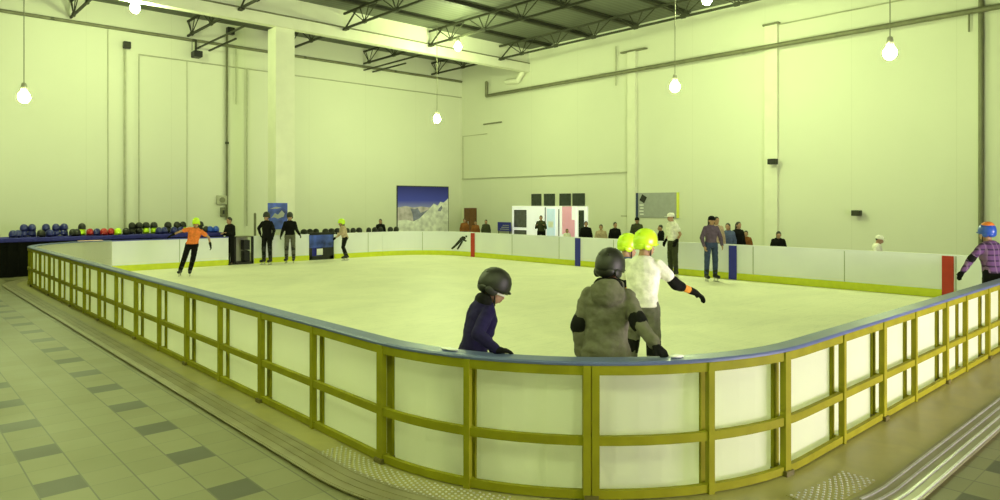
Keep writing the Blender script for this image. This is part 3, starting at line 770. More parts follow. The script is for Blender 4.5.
# second low table right of the column, with dark gear
txa, txb = PY(300, 0, 25).x, PY(398, 0, 25).x
root = empty('gear_table', ((txa + txb) / 2, 25.3, 0), label='long dark low table behind the boards between the column and the mountain poster', cat='table')
hl = (txb - txa) / 2
bm = BM(); box(bm, (-hl, -0.35, 0.86), (hl, 0.35, 0.93), 0.01); link('table_top', bm, 'bluecloth', root)
bm = BM(); box(bm, (-hl + .02, -0.33, 0), (hl - .02, 0.33, 0.855)); link('skirt', bm, 'blackc', root)
for i, px in enumerate([304 + 7.2 * q for q in range(14)]):
    p = PY(px, 0, 25.1)
    shelf_helmet('hblack', (p.x, 25.1 + .1 * (i % 3), 0.93 + 0.065), random.uniform(0, 6), 'black helmet on the dark low table left of the mountain poster', 'black helmets on the low table')
    o = [x for x in bpy.data.objects if x.name.startswith('helmet')][-1]

# ------------------------------------------------------------------ wall graphics
def panelY(name, x0, x1, z0, z1, y, m, parent=None, th=0.04, **k):
    bm = BM(); box(bm, (x0, y - th, z0), (x1, y, z1), 0.004); return link(name, bm, m, parent, **k)
def wallpanel(name, a, b, t, bt, m, **k):            # on the right wall from pixels
    p = PX(a, t, XR); q = PX(b, bt, XR); return p, q
# mountain poster
p = PY(397, 187, YL); q = PY(447.5, 187, YL); zt = p.z; zt = (p.z + q.z) / 2; zb = 0.45
w = q.x - p.x; h = zt - zb
root = empty('mountain_poster', (p.x, YL - 0.005, zb), label='large poster of snowy mountains under deep blue sky on the left wall', cat='poster')
bm = BM(); box(bm, (0, -0.05, 0), (w, 0, h)); link('print', bm, 'sky', root)
def poly_part(name, pts, y, m, **k):
    bm = BM(); vs = [bm.verts.new((x * w, y, zz * h)) for x, zz in pts]; f = bm.faces.new(vs); r = bmesh.ops.extrude_face_region(bm, geom=[f])
    for v in r['geom']:
        if isinstance(v, bmesh.types.BMVert): v.co.y -= 0.002
    return link(name, bm, m, root, **k)
B0 = 0.35
poly_part('distant_ridge', [(0, B0 - .3), (1, B0 - .3), (1, .62), (.8, .62), (.6, .58), (.45, .60), (.3, .58), (.15, .61), (0, .58)], -0.051, 'snowm', label='hazy distant ridge')
poly_part('rock_face', [(0.3, B0 - .05), (.5, B0 - .05), (.66, .57), (.52, .50), (.44, .47), (.38, .57), (.34, .55), (.24, .56), (.28, .45)], -0.054, 'snowd', label='dark rock face')
poly_part('snow_slope', [(0.0, 0.0), (1, 0.0), (1, .77), (.95, .72), (.9, .68), (.84, .70), (.78, .62), (.7, .66), (.62, .56), (.52, .46), (.42, .36), (.3, .30), (.15, .34), (0, .32)], -0.057, 'snow', label='bright snow slope')
poly_part('rock_outcrop', [(.80, .55), (.86, .62), (.88, .57), (.84, .5), (.78, .5)], -0.06, 'snowd', label='small dark outcrop')
bm = BM(); box(bm, (-0.03, -0.06, 0), (0, 0, h)); box(bm, (w, -0.06, 0), (w + .03, 0, h)); box(bm, (-0.03, -0.06, h), (w + .03, 0, h + 0.05)); link('poster_border', bm, 'steel', root)
# blue poster on the column
p = PY(268, 203, 24.55); q = PY(287.5, 230, 24.55)
root = empty('blue_poster', (p.x, 24.58, 1.2), label='small blue printed poster fixed to the front of the column', cat='poster')
bm = BM(); box(bm, (0, -0.03, 0), (q.x - p.x, 0, p.z - 1.2)); link('print', bm, 'postblue', root)
bm = BM(); w_, h_ = q.x - p.x, p.z - 1.2
for pts in ([(.15, .42), (.35, .62), (.5, .55), (.7, .72), (.85, .6), (.8, .48), (.5, .4), (.3, .46)], [(.1, .78), (.4, .86), (.7, .82), (.45, .78)]):
    f = bm.faces.new([bm.verts.new((a_ * w_, -0.031, b_ * h_)) for a_, b_ in pts]); r_x = bmesh.ops.extrude_face_region(bm, geom=[f])
    for v in r_x['geom']:
        if isinstance(v, bmesh.types.BMVert): v.co.y -= 0.003
link('pale_cloud', bm, 'grey', root)
# right wall: entrance doors
def rbox(bm, a, b, t, bot, d0, d1, plane=XR):        # pixel box on right wall
    p = PX(a, t, plane); q = PX(b, bot, plane)
    zt = p.z; zb = q.z
    box(bm, (plane - d1, q.y, zb), (plane - d0, p.y, zt)); return bm
dr = empty('door_1', (0, 0, 0), kind='structure')
bm = BM(); p = PX(513, 207, XR); q = PX(588, 207, XR)
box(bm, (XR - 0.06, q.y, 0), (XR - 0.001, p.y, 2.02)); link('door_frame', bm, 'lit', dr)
def rpart(name, a, b, z0, z1, d, m, parent, **k):
    bm = BM(); p = PX(a, 0, XR); q = PX(b, 0, XR); box(bm, (XR - d, q.y, z0), (XR - 0.062, p.y, z1)); return link(name, bm, m, parent, **k)
rpart('door_pane', 515, 527.5, 0.95, 1.85, 0.075, 'greyglass', dr)
rpart('door_pane', 515, 527.5, 0.1, 0.82, 0.075, 'greyglass', dr)
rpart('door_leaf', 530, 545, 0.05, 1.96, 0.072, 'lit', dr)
rpart('door_gap', 545.6, 546.6, 0.05, 1.98, 0.07, 'steel', dr)
rpart('door_gap', 559.3, 560.3, 0.05, 1.9, 0.07, 'steel', dr)
rpart('door_pane', 579.5, 585, 0.2, 1.85, 0.075, 'glassdark', dr)
r_ = empty('pale_blue_poster', (0, 0, 0), label='pale blue poster on the white entrance doors', cat='poster')
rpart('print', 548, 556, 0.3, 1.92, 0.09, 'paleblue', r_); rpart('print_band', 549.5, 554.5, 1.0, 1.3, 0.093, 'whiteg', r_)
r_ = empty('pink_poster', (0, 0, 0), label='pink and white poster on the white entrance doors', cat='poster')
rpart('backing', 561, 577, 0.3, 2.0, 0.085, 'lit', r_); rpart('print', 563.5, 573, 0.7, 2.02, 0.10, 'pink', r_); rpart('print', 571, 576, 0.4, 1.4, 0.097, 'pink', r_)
for i, (a, b) in enumerate(((532, 541.5), (544.5, 555), (560, 571), (573, 585))):
    wn = empty('window_%d' % (i + 2), (0, 0, 0), kind='structure')
    p = PX(a, 0, XR); q = PX(b, 0, XR)
    bm = BM(); box(bm, (XR - 0.05, q.y, 2.06), (XR - 0.001, p.y, 2.64)); link('window_frame', bm, 'glassdark', wn)
    bm = BM(); box(bm, (XR - 0.056, q.y + .05, 2.11), (XR - 0.05, p.y - .05, 2.59)); link('pane', bm, 'glassdark', wn)
# purple-blue sign left of doors
p = PX(498, 222, XR - .3); q = PX(511, 222, XR - .3)
root = empty('blue_sign', (XR - 0.3, q.y, 0), label='dark blue sign board standing left of the entrance doors', cat='sign')
bm = BM(); box(bm, (-0.03, 0, 0.75), (0, p.y - q.y, p.z)); link('sign_face', bm, 'bluep', root)
bm = BM()
for k_ in range(3): box(bm, (-0.035, .12, 0.82 + k_ * .1), (-0.031, (p.y - q.y) * (0.8 - k_ * .1), 0.86 + k_ * .1))
link('lettering', bm, 'grey', root, label='blurred pale lettering')
bm = BM(); box(bm, (-0.03, 0.05, 0), (0, .1, .75)); box(bm, (-0.03, p.y - q.y - .1, 0), (0, p.y - q.y - .05, .75)); link('stand', bm, 'steel', root)
# brown cupboard
p = PX(464, 208, XR - .5); q = PX(470, 208, XR - .5)
root = empty('wooden_cupboard', (XR - 0.5, q.y, 0), label='tall dark brown wooden cupboard near the far corner', cat='cupboard')
bm = BM(); box(bm, (0, 0, 0), (0.48, p.y - q.y, p.z), 0.01); link('body', bm, 'brown', root)
bm = BM(); box(bm, (-0.02, 0.03, .1), (0, p.y - q.y - .03, p.z - .05), .004); link('door', bm, 'brown', root)
bm = BM(); box(bm, (-0.05, 0.1, 1.0), (-0.021, .13, 1.2)); link('handle', bm, 'metal', root)
# notice board
p = PX(637, 193, XR); q = PX(678, 218, XR)
root = empty('notice_board', (XR, q.y, q.z), label='large grey notice board with a small picture, on the right wall', cat='notice board')
wd = p.y - q.y; ht = p.z - q.z
bm = BM(); box(bm, (-0.05, 0.03, 0), (-.001, wd - .09, ht), .004); link('board', bm, 'grey', root)
bm = BM(); box(bm, (-0.08, wd - .09, -.3), (-.001, wd, ht), .004); link('side_post', bm, 'jean', root, label='dark blue side post')
bm = BM(); box(bm, (-0.07, -.06, 0), (-.001, 0.03, ht), .004); link('side_edge', bm, 'yellowp', root, label='yellow side edge')
bm = BM()
for k_ in range(4): box(bm, (-0.054, wd - .38, 0.12 + k_ * .13), (-0.0505, wd - .2 + (k_ % 2) * .04, 0.16 + k_ * .13))
link('notices', bm, 'whiteg', root)
bm = BM(); box(bm, (-0.055, wd - .5, ht * .62), (-0.0505, wd - .22, ht * .9)); bmesh.ops.rotate(bm, verts=bm.verts, cent=(0, wd - .36, ht * .76), matrix=Matrix.Rotation(0.5, 3, 'X')); link('picture', bm, 'black', root, label='small black picture')
# small outlet
p = PX(624, 216, XR); bm = BM(); box(bm, (XR - .03, p.y - .15, p.z - .03), (XR - .001, p.y + .15, p.z + .03), .004); link('cable_box', bm, 'cond', label='small pale cable box low on the wall left of the notice board', cat='box')

# ------------------------------------------------------------------ people
def ring_loft(bm, rings, seg=18):
    """rings: (center, right vector, forward vector, rx, ry)"""
    vs = []
    for c, rgt, fw, rx, ry in rings:
        row = []
        for i in range(seg):
            a = 2 * math.pi * i / seg; ca, sa = math.cos(a), math.sin(a)
            e = 0.8
            row.append(bm.verts.new(c + rgt * (math.copysign(abs(ca) ** e, ca) * rx) + fw * (math.copysign(abs(sa) ** e, sa) * ry)))
        vs.append(row)
    for a in range(len(vs) - 1):
        for i in range(seg): bm.faces.new((vs[a][i], vs[a][(i + 1) % seg], vs[a + 1][(i + 1) % seg], vs[a + 1][i]))
    bm.faces.new(vs[0][::-1]); bm.faces.new(vs[-1])
def N(v): return Vector(v).normalized()
def hand(bm, wr, d, n, side, k, fat=0.0, curl=0.5):
    """wr wrist, d pointing along hand, n palm normal (curl side), side thumb direction"""
    d = d.normalized(); side = (side - d * side.dot(d)).normalized(); n = d.cross(side) if n is None else (n - d * n.dot(d)).normalized()
    side = (side - n * side.dot(n)).normalized()
    pl = 0.085 * k
    capsule(bm, wr, wr + d * 0.03 * k, 0.027 * k + fat, 0.028 * k + fat, seg=8)
    for i, (o, L, r) in enumerate(((0.030, 0.070, .0095), (0.010, 0.080, .0100), (-0.011, 0.074, .0095), (-0.031, 0.058, .0085))):
        kn = wr + d * pl + side * o * k
        capsule(bm, wr + side * o * 0.55 * k, kn, 0.016 * k + fat, 0.013 * k + fat, seg=8)
        d1 = (d * math.cos(curl * .6) + n * math.sin(curl * .6)).normalized(); m1 = kn + d1 * L * .5 * k
        d2 = (d * math.cos(curl * 1.5) + n * math.sin(curl * 1.5)).normalized(); m2 = m1 + d2 * L * .5 * k
        rr = r * k + fat
        capsule(bm, kn, m1, rr * 1.1, rr, seg=8); capsule(bm, m1, m2, rr, rr * .85, seg=8)
    b = wr + d * 0.025 * k + side * 0.03 * k
    t1 = b + (d * .75 + side * .7 + n * .2).normalized() * 0.038 * k; t2 = t1 + (d * .95 + side * .2 + n * .3).normalized() * 0.034 * k
    capsule(bm, wr + d * .01, b, 0.015 * k + fat, 0.014 * k + fat, seg=8); capsule(bm, b, t1, 0.013 * k + fat, 0.011 * k + fat, seg=8); capsule(bm, t1, t2, 0.011 * k + fat, .009 * k + fat, seg=8)

def person(label, px=None, D=None, at=None, face=180, h=1.72, lean=0, side=0, twist=0, head=(0, 0), arms=None, legs=None, feet='skate',
           top='blackc', sleeve='long', trousers='blackc', headgear=None, hair='short', gloves=None, skinm='skin', vox=0.015, z0=0.02,
           elbow=None, knee=None, bulk=1.0, hood=False, sit=None, wrist=None, strap=False, collar=None, hs=1.04):
    k = h / 1.75
    loc = Vector(at) if at else G(px, D)
    loc.z = z0
    rz = math.radians(face - 42.5)
    root = empty('person', loc, rz, label=label, cat='person')
    Ri = Matrix.Rotation(-rz, 3, 'Z')
    toL = lambda wpt: Ri @ (Vector(wpt) - loc)
    foot_h = 0.085 * k + (0.09 if feet == 'skate' else 0.0)
    # legs
    lg = legs or (((-.06, .03, -1), (-.02, -.06, -1)), ((.06, .03, -1), (.02, -.06, -1)))
    hipo = [Vector((-.095 * k, 0, 0)), Vector((.095 * k, 0, 0))]
    L1, L2 = .43 * k, .42 * k
    J = []
    for i in (0, 1):
        a = N(lg[i][0]); b = N(lg[i][1]); kn = hipo[i] + a * L1; an = kn + b * L2; J.append([hipo[i], kn, an])
    low = min(J[0][2].z, J[1][2].z)
    base = foot_h - low if sit is None else sit + .08 - 0.0
    pel = Vector((0, 0, base))
    # torso frame
    T = Matrix.Rotation(math.radians(twist), 3, 'Z') @ Matrix.Rotation(math.radians(side), 3, 'Y') @ Matrix.Rotation(-math.radians(lean), 3, 'X')
    T0 = Matrix.Identity(3)
    def tp(v): return pel + T @ Vector(v) * k
    r1, f1 = T @ Vector((1, 0, 0)), T @ Vector((0, 1, 0)); r0, f0 = Vector((1, 0, 0)), Vector((0, 1, 0))
    rm, fm = (r0 + r1).normalized(), (f0 + f1).normalized()
    neck = tp((0, -.01, .53)); hb = tp((0, 0.015, .547))
    hT = T0.copy()
    hT = Matrix.Rotation(math.radians(head[0]), 3, 'Z') @ Matrix.Rotation(-math.radians(head[1]), 3, 'X')
    hc = hb + hT @ Vector((0, 0.02, .102)) * k
    shp = [tp((-.165, 0, .445)), tp((.165, 0, .445))]
    A1, A2 = .29 * k, .25 * k
    arms = arms or (((-.25, .0, -1), (-.05, .25, -1)), ((.25, .0, -1), (.05, .25, -1)))
    AJ = []
    for i in (0, 1):
        ar = arms[i]; s = shp[i]
        if ar[0] == 'ik':
            tgt = toL(ar[1]); pole = N(ar[2]); d = tgt - s; L = min(d.length, (A1 + A2) * .995); dn = d.normalized(); tgt = s + dn * L
            c = (A1 * A1 + L * L - A2 * A2) / (2 * A1 * L); c = max(-1, min(1, c)); si = math.sqrt(1 - c * c)
            po = (pole - dn * pole.dot(dn)).normalized(); el = s + dn * A1 * c + po * A1 * si; wr = tgt
        else:
            el = s + N(ar[0]) * A1; wr = el + N(ar[1]) * A2
        hd = N(ar[3]) if ar[0] == 'ik' and len(ar) > 3 else (N(ar[2]) if ar[0] != 'ik' and len(ar) > 2 else (wr - el).normalized())
        AJ.append((s, el, wr, hd))
    def torso(bm, g=0.0, z0_=-.08, z1_=.50, bulk_=1.0):
        rings = [(pel + Vector((0, 0, -.09)) * k, r0, f0, .145, .10), (pel + Vector((0, -.01, 0)) * k, r0, f0, .168, .118), (pel + T @ Vector((0, 0, .12)) * k * .98, rm, fm, .145, .105),
                 (tp((0, .005, .25)), r1, f1, .158, .118), (tp((0, 0, .38)), r1, f1, .178, .122), (tp((0, -.01, .45)), r1, f1, .148, .098), (tp((0, -.012, .51)), r1, f1, .10, .075), (tp((0, -.012, .54)), r1, f1, .055, .055)]
        return [(c, a, b, (rx * k + g) * bulk_, (ry * k + g) * bulk_) for c, a, b, rx, ry in rings]
    # ---- body, one skin
    bm = BM(); ring_loft(bm, torso(bm))
    capsule(bm, neck - Vector((0, 0, .03)), hb + Vector((0, 0, .03)), .056 * k, .054 * k)
    hk = k ** 0.6
    ellipsoid(bm, hc + hT @ Vector((0, -.008, .02)) * hk, (.076 * hk, .096 * hk, .10 * hk), hT)
    ellipsoid(bm, hc + hT @ Vector((0, .03, -.055)) * hk, (.052 * hk, .062 * hk, .062 * hk), hT)
    capsule(bm, hc + hT @ Vector((0, .085, .0)) * hk, hc + hT @ Vector((0, .108, -.035)) * hk, .010, .014, seg=8)
    capsule(bm, hc + hT @ Vector((0, .088, -.062)) * hk, hc + hT @ Vector((0, .085, -.072)) * hk, .018, .018, seg=8)
    for s in (-1, 1):
        ellipsoid(bm, hc + hT @ Vector((s * .078, -.005, -.01)) * hk, (.010, .022, .034), hT)
        capsule(bm, hc + hT @ Vector((s * .045, .082, .024)) * hk, hc + hT @ Vector((s * .015, .088, .024)) * hk, .010, .010, seg=6)
    for i in (0, 1):
        s, el, wr, hd = AJ[i]; sg = -1 if i == 0 else 1
        capsule(bm, neck - Vector((0, 0, .05 * k)), s, .05 * k, .045 * k); capsule(bm, s, el, .047 * k, .038 * k); capsule(bm, el, wr, .038 * k, .024 * k)
        hand(bm, wr, hd, Vector((-sg, 0, -.2)) if abs(hd.z) > .6 else Vector((0, 0, -1)), Vector((0, 1, 0)) if abs(hd.z) > .6 else Vector((-sg, 0.3, 0)), k)
        hp, kn, an = [pel + q for q in J[i]]
        capsule(bm, hp, kn, .082 * k, .053 * k); capsule(bm, kn, kn + (an - kn) * .35, .052 * k, .055 * k); capsule(bm, kn + (an - kn) * .35, an, .055 * k, .036 * k)
        capsule(bm, an, an + Vector((sg * .02, .13, -.04)) * k, .036 * k, .03 * k)
    link_mesh('body', remesh(bm, vox * .8), skinm, root)
    # eyes and mouth
    if vox < 0.02:
        for s in (-1, 1):
            bm = BM(); ellipsoid(bm, hc + hT @ Vector((s * .031, .086, .006)) * hk, (.013, .008, .008), hT, seg=8, rng=6); link('eye', bm, 'eye', root, True)
        bm = BM(); ellipsoid(bm, hc + hT @ Vector((0, .094, -.062)) * hk, (.022, .012, .007), hT, seg=8, rng=6); link('mouth', bm, 'lips', root, True)
    # ---- shirt
    bm = BM(); rs = torso(bm, .018 if bulk <= 1 else .03, bulk_=bulk)
    ring_loft(bm, rs[1 if not hood else 0:8])
    for i in (0, 1):
        s, el, wr, hd = AJ[i]; fat = .016 if bulk <= 1 else .024
        capsule(bm, neck - T @ Vector((0, 0.01, .075 * k)) + (s - neck) * .2, s, .058 * k, .056 * k + fat * .5)
        if sleeve == 'long': capsule(bm, s, el, .056 * k + fat * .7, .044 * k + fat); capsule(bm, el, wr - (wr - el) * .06, .044 * k + fat, .033 * k + fat * .7)
        elif sleeve == 'short': capsule(bm, s, s + (el - s) * .55, .056 * k + fat * .5, .055 * k + fat)
    if hood:
        ellipsoid(bm, neck + T @ Vector((0, -.115, -.05)), (.14, .07, .115), T); capsule(bm, pel + Vector((-.09, 0, -.06)), pel + Vector((.09, 0, -.06)), .115); capsule(bm, neck + T @ Vector((-.08, .03, 0)), neck + T @ Vector((.08, .03, 0)), .045)
    link_mesh('hooded_jacket' if hood else ('jacket' if sleeve == 'long' else 'shirt'), remesh(bm, vox), top, root, fold=(0.011 if hood else 0.006))
    if collar:
        bm = BM(); capsule(bm, neck + T @ Vector((-.05, -.015, .0)), neck + T @ Vector((.05, -.015, 0)), .075 * k, seg=12); link_mesh('collar', remesh(bm, vox), collar, root)
    # ---- trousers
    bm = BM(); ring_loft(bm, [(c, a, b, x * 1.08, y * 1.1) for c, a, b, x, y in torso(bm)[:2]] + [(pel + Vector((0, 0, .06)) * k, r0, f0, .16 * k, .12 * k)])
    for i in (0, 1):
        hp, kn, an = [pel + q for q in J[i]]
        capsule(bm, hp, kn, .102 * k, .08 * k); capsule(bm, kn, an + (kn - an) * .08, .08 * k, .066 * k)
    link_mesh('trousers', remesh(bm, vox), trousers, root, fold=0.006)
    # ---- footwear
    for i in (0, 1):
        hp, kn, an = [pel + q for q in J[i]]; sg = -1 if i == 0 else 1
        bm = BM(); fd = Vector((sg * .12, 1, 0)).normalized()
        if feet == 'skate':
            up = (kn - an).normalized()
            capsule(bm, an + up * .15 * k, an, .072 * k, .062 * k); capsule(bm, an - Vector((0, 0, .03)) * k - fd * .03, an + fd * .17 * k - Vector((0, 0, .045)) * k, .056 * k, .048 * k)
            o = link_mesh('skate', remesh(bm, vox), 'black', root)
            bm = BM(); zb = an.z - foot_h; a = an - fd * .10 * k; b = an + fd * .20 * k
            a.z = b.z = zb + 0.012; bar(bm, a, b, .006, .024)
            for q in (.0, .14): bar(bm, an + fd * (q - .03) * k - Vector((0, 0, .06)), Vector((*(an + fd * (q - .03) * k).xy, zb + .02)), .03)
            link('blade', bm, 'blade', o)
        else:
            capsule(bm, an - Vector((0, 0, .035)) * k - fd * .03, an + fd * .16 * k - Vector((0, 0, .042)) * k, .048 * k, .042 * k); capsule(bm, an + Vector((0, 0, .02)), an - Vector((0, 0, .02)), .05 * k)
            link_mesh('shoe', remesh(bm, vox), 'black', root)
    # ---- pads and gloves
    for i in (0, 1):
        s, el, wr, hd = AJ[i]; hp, kn, an = [pel + q for q in J[i]]; sg = -1 if i == 0 else 1
        if elbow and (elbow[0] == 'both' or (elbow[0] == 'right') == (i == 1)):
            bm = BM(); capsule(bm, el + (s - el) * .22, el, .062 * k + (.012 if bulk > 1 else 0), .066 * k + (.012 if bulk > 1 else 0), seg=12); capsule(bm, el, el + (wr - el) * .28, .064 * k + (.01 if bulk > 1 else 0), .056 * k, seg=12)
            link_mesh('elbow_pad', remesh(bm, vox), elbow[1], root)
        if knee:
            bm = BM(); capsule(bm, kn + (hp - kn) * .12, kn + (an - kn) * .25, .082 * k, .078 * k, seg=12); link_mesh('knee_pad', remesh(bm, vox), knee, root)
        if wrist:
            bm = BM(); capsule(bm, el + (wr - el) * .45, el + (wr - el) * .78, .042 * k, .038 * k, seg=12); link_mesh('wrist_band', remesh(bm, vox), wrist, root)
        if gloves:
            bm = BM(); hand(bm, wr, hd, Vector((-sg, 0, -.2)) if abs(hd.z) > .6 else Vector((0, 0, -1)), Vector((0, 1, 0)) if abs(hd.z) > .6 else Vector((-sg, 0.3, 0)), k, .005)
            capsule(bm, wr - (wr - el) * .25, wr, .036 * k + .006, .032 * k + .004, seg=12)
            link_mesh('glove', remesh(bm, min(vox, .008), 2), gloves, root)
    # ---- head covering
    M3 = hT.to_4x4()
    if hair:
        bm = BM()
        ellipsoid(bm, hc + hT @ Vector((0, -.018, .035)) * hk, (.083 * hk, .098 * hk, .10 * hk), hT)
        if hair == 'long':
            capsule(bm, hc + hT @ Vector((0, -.05, .02)) * hk, hc + hT @ Vector((0, -.085, -.12)) * hk, .085 * hk, .07 * hk); capsule(bm, hc + hT @ Vector((0, -.085, -.12)) * hk, hc + Vector((0, 0, -.30)) * k + hT @ Vector((0, -.1, 0)), .07 * hk, .045)
        link_mesh('hair', remesh(bm, vox), 'hair', root)
    if headgear:
        kind, m = headgear
        if kind == 'helmet':
            bm = BM(); helmet_bm(bm, hc + hT @ Vector((0, -.012, .025)) * hk, hs * max(hk, .93), hT)
            o = link('helmet', bm, m, root, True)
            bm = BM()
            for s in (-1, 1):
                capsule(bm, hc + hT @ Vector((s * .088, .0, -.03)) * hk, hc + hT @ Vector((s * .03, .05, -.125)) * hk, .007, .007, seg=6)
            capsule(bm, hc + hT @ Vector((-.03, .05, -.125)) * hk, hc + hT @ Vector((.03, .05, -.125)) * hk, .007, seg=6)
            link('chin_strap', bm, 'black', o, True)
            if strap:
                bm = BM(); lathe(bm, [(.102, -.05), (.109, -.048), (.109, -.034), (.102, -.032)], seg=24, sx=.86, sy=1.1)
                for v in bm.verts: v.co = hc + hT @ (v.co + Vector((0, .0, .028))) * hk
                link('head_band', bm, 'whitec', o, True, label='pale band below the helmet rim')
        elif kind == 'cap':
            bm = BM(); lathe(bm, [(.10, .0), (.102, .03), (.095, .07), (.07, .1), (.03, .115)], seg=16, sx=.9, sy=1.08); box(bm, (-.07, .08, -.002), (.07, .17, .008), .003)
            for v in bm.verts: v.co = hc + hT @ (v.co * hk + Vector((0, -.005, .02)))
            link('cap', bm, m, root, True)
    return root, dict(pel=pel, AJ=AJ, hc=hc)

# --- foreground three and a half
hand_pt = W(660, 345, 5.12)
person('person in grey hooded jacket and black helmet leaning one gloved hand on the barrier', px=606, D=5.55, face=-12, h=1.64, lean=3, head=(-25, 8), side=2,
       arms=(((-.30, -.05, -1), (.04, .10, -1)), ('ik', (hand_pt.x, hand_pt.y, 1.035), (-0.7, -.3, -.6), (0.55, -.6, -.45))),
       hs=1.12, top='greyc', bulk=1.01, hood=True, trousers='jean', headgear=('helmet', 'hblack'), gloves='blackc', elbow=('both', 'blackc'), vox=.009, strap=True, collar='blackc')
hp = W(497, 349, 5.2)
person('child in navy jacket and black helmet looking down beside the barrier', px=472, D=5.62, face=-75, h=1.50, lean=15, head=(0, 22),
       arms=(((-.2, .15, -1), (0, .6, -.8)), ('ik', (hp.x, hp.y, 1.04), (.3, -.9, -.3), (0.1, .95, -.1))),
       legs=(((-.06, .12, -1), (-.02, -.15, -1)), ((.06, .10, -1), (.02, -.12, -1))),
       hs=1.10, top='navyc', bulk=1.0, collar='blackc', trousers='blackc', headgear=('helmet', 'hblack'), gloves='blackc', vox=.009, strap=True)
person('skater in white T-shirt and lime helmet with right arm stretched out', px=642, D=7.5, face=-28, h=1.76, lean=6, head=(-35, 5),
       arms=(((-.5, .5, -.8), (.2, .8, -.3)), ((.42, .30, -.55), (.55, .5, -.30), (.5, .5, -.45))),
       legs=(((-.1, .25, -1), (-.05, -.35, -1)), ((.05, .12, -1), (.05, -.25, -1))),
       top='whitec', sleeve='short', trousers='greypants', headgear=('helmet', 'lime'), gloves='blackc', elbow=('both', 'blackc'), wrist='orangeband', knee='blackc', vox=.010)
person('skater in pale blue top and lime helmet, half hidden behind the white T-shirt', px=622, D=8.3, face=-50, h=1.66, lean=6, head=(-20, 10),
       top='bluec', sleeve='short', trousers='greypants', headgear=('helmet', 'lime'), gloves='blackc', elbow=('both', 'blackc'), vox=.012)
# --- rink skaters
person('skater in orange T-shirt and lime helmet gliding with arms spread', px=192, D=20.2, face=195, h=1.66, lean=6, side=-14,
       arms=(((-.75, .15, -.6), (-.25, .25, -1)), ((.95, .2, -.25), (.9, .3, -.45))),
       legs=(((.12, .15, -1), (.28, -.25, -1)), ((.25, .2, -1), (.35, -.2, -1))),
       top='orangec', sleeve='short', trousers='blackc', headgear=('helmet', 'lime'), gloves='blackc', knee='black', vox=.014)
person('person in black standing in the gateway by the olive gate', px=230, D=onY(230, 24.15) , face=150, h=1.72, feet='shoe', z0=0.0, top='blackc', hair='short', vox=.015, arms=(((-.3, .1, -1), (.5, .7, .2)), ((.3, .1, -1), (-.5, .7, .1))))
person('skater in black with hand on hip, left one of the pair by the boards', px=267, D=onY(267, 23.3), face=165, h=1.74, top='blackc', vox=.015, headgear=('helmet', 'hblack'),
       arms=(((-.45, .0, -1), (-.1, .45, -.8)), ((.75, -.2, -.7), (-.5, .3, -.9))), gloves='blackc', knee='black')
person('skater in black with grey knee pads, right one of the pair by the boards', px=290, D=onY(290, 23.3), face=185, h=1.72, top='blackc', vox=.015, headgear=('helmet', 'hblack'), trousers='greypants',
       arms=(((-.35, .3, -1), (-.5, .55, -.6)), ((.3, .2, -1), (.1, .6, -.7))), gloves='blackc', knee='black')
person('skater in tan top and lime helmet by the end boards, bending slightly', px=345, D=onY(345, 23.0), face=120, h=1.50, lean=14, top='tanc', vox=.015, headgear=('helmet', 'lime'), hair='long', trousers='blackc',
       arms=(((-.3, .3, -.9), (-.1, .9, .1)), ((.3, .1, -.9), (.1, .7, -.6))), gloves='blackc', legs=(((-.06, .3, -1), (0, -.3, -1)), ((.06, .1, -1), (0, -.45, -1))))
person('person in white T-shirt and white cap standing by the right boards', px=673, D=20.0, face=110, h=1.82, lean=4, top='whitec', sleeve='short', headgear=('cap', 'whitec'), trousers='darkgreen', vox=.014,
       arms=(((-.3, -.35, -.9), (.0, .5, -.8)), ((.25, -.2, -1), (-.1, .6, -.9))), gloves='blackc')
person('skater in dusty purple shirt and jeans leaning by the right boards', px=711, D=18.9, face=-170, h=1.74, bulk=.92, top='purplec', trousers='jean', hair='long', vox=.014, headgear=('cap', 'blackc'),
       arms=(((-.4, .1, -1), (.1, .5, -.8)), ((.35, -.1, -1), (-.1, .4, -.9))))
person('skater in purple plaid shirt with blue and orange helmet at the right edge', px=993, D=11.3, face=20, h=1.70, lean=8, top='plaid', trousers='blackc', headgear=('helmet', 'hbright'), vox=.011,
       arms=(((-.75, .2, -.8), (-.5, .25, -.9)), ((.5, .2, -.8), (.3, .4, -.8))), elbow=('both', 'blackc'), gloves='blackc')
p_ = [o for o in bpy.data.objects if o.name.startswith('person')]
# --- people beyond the boards (right side)
def bench(x, y, rz, L, lab):
    b = empty('bench', (x, y, 0), rz, label=lab, cat='bench')
    bm = BM(); box(bm, (-L / 2, -.18, .42), (L / 2, .18, .46), .01); link('seat', bm, 'brown', b)
    for s in (-1, 1):
        bm = BM(); box(bm, (s * (L / 2 - .1) - .03, -.15, 0), (s * (L / 2 - .1) + .03, .15, .42)); link('leg', bm, 'steel', b)
sitlegs = (((-.12, 1, -.05), (0, .05, -1)), ((.12, 1, -.05), (0, .05, -1)))
def seated(lab, px, D, face, sit=.46, h=1.66, **k):
    p = G(px, D); r = person(lab, px=px, D=D, face=face, h=h, sit=sit, legs=sitlegs, feet='shoe', z0=0, vox=.02, **k)
    bench(p.x, p.y, math.radians(face - 42.5), .6, f'small bench under the {lab[:70].split(" sitting")[0]}'); return r
seated('person in black top with bowed head sitting against the right wall pilaster', 778, 22.5, 165, lean=10, head=(0, 20), hair='long', top='blackc', sit=.46, sleeve='long')
seated('person in white shirt and white cap sitting by the right wall', 876, 19.2, -130, lean=4, head=(0, 10), top='whitec', sleeve='short', headgear=('cap', 'whitec'))
def standing(lab, px, D, face, h, **k):
    return person(lab, px=px, D=D, face=face, h=h, feet='shoe', z0=0, vox=.02, **k)
standing('person with long black hair and blue jacket behind the right boards', 728, 21.5, 150, 1.58, top='bluec', hair='long')
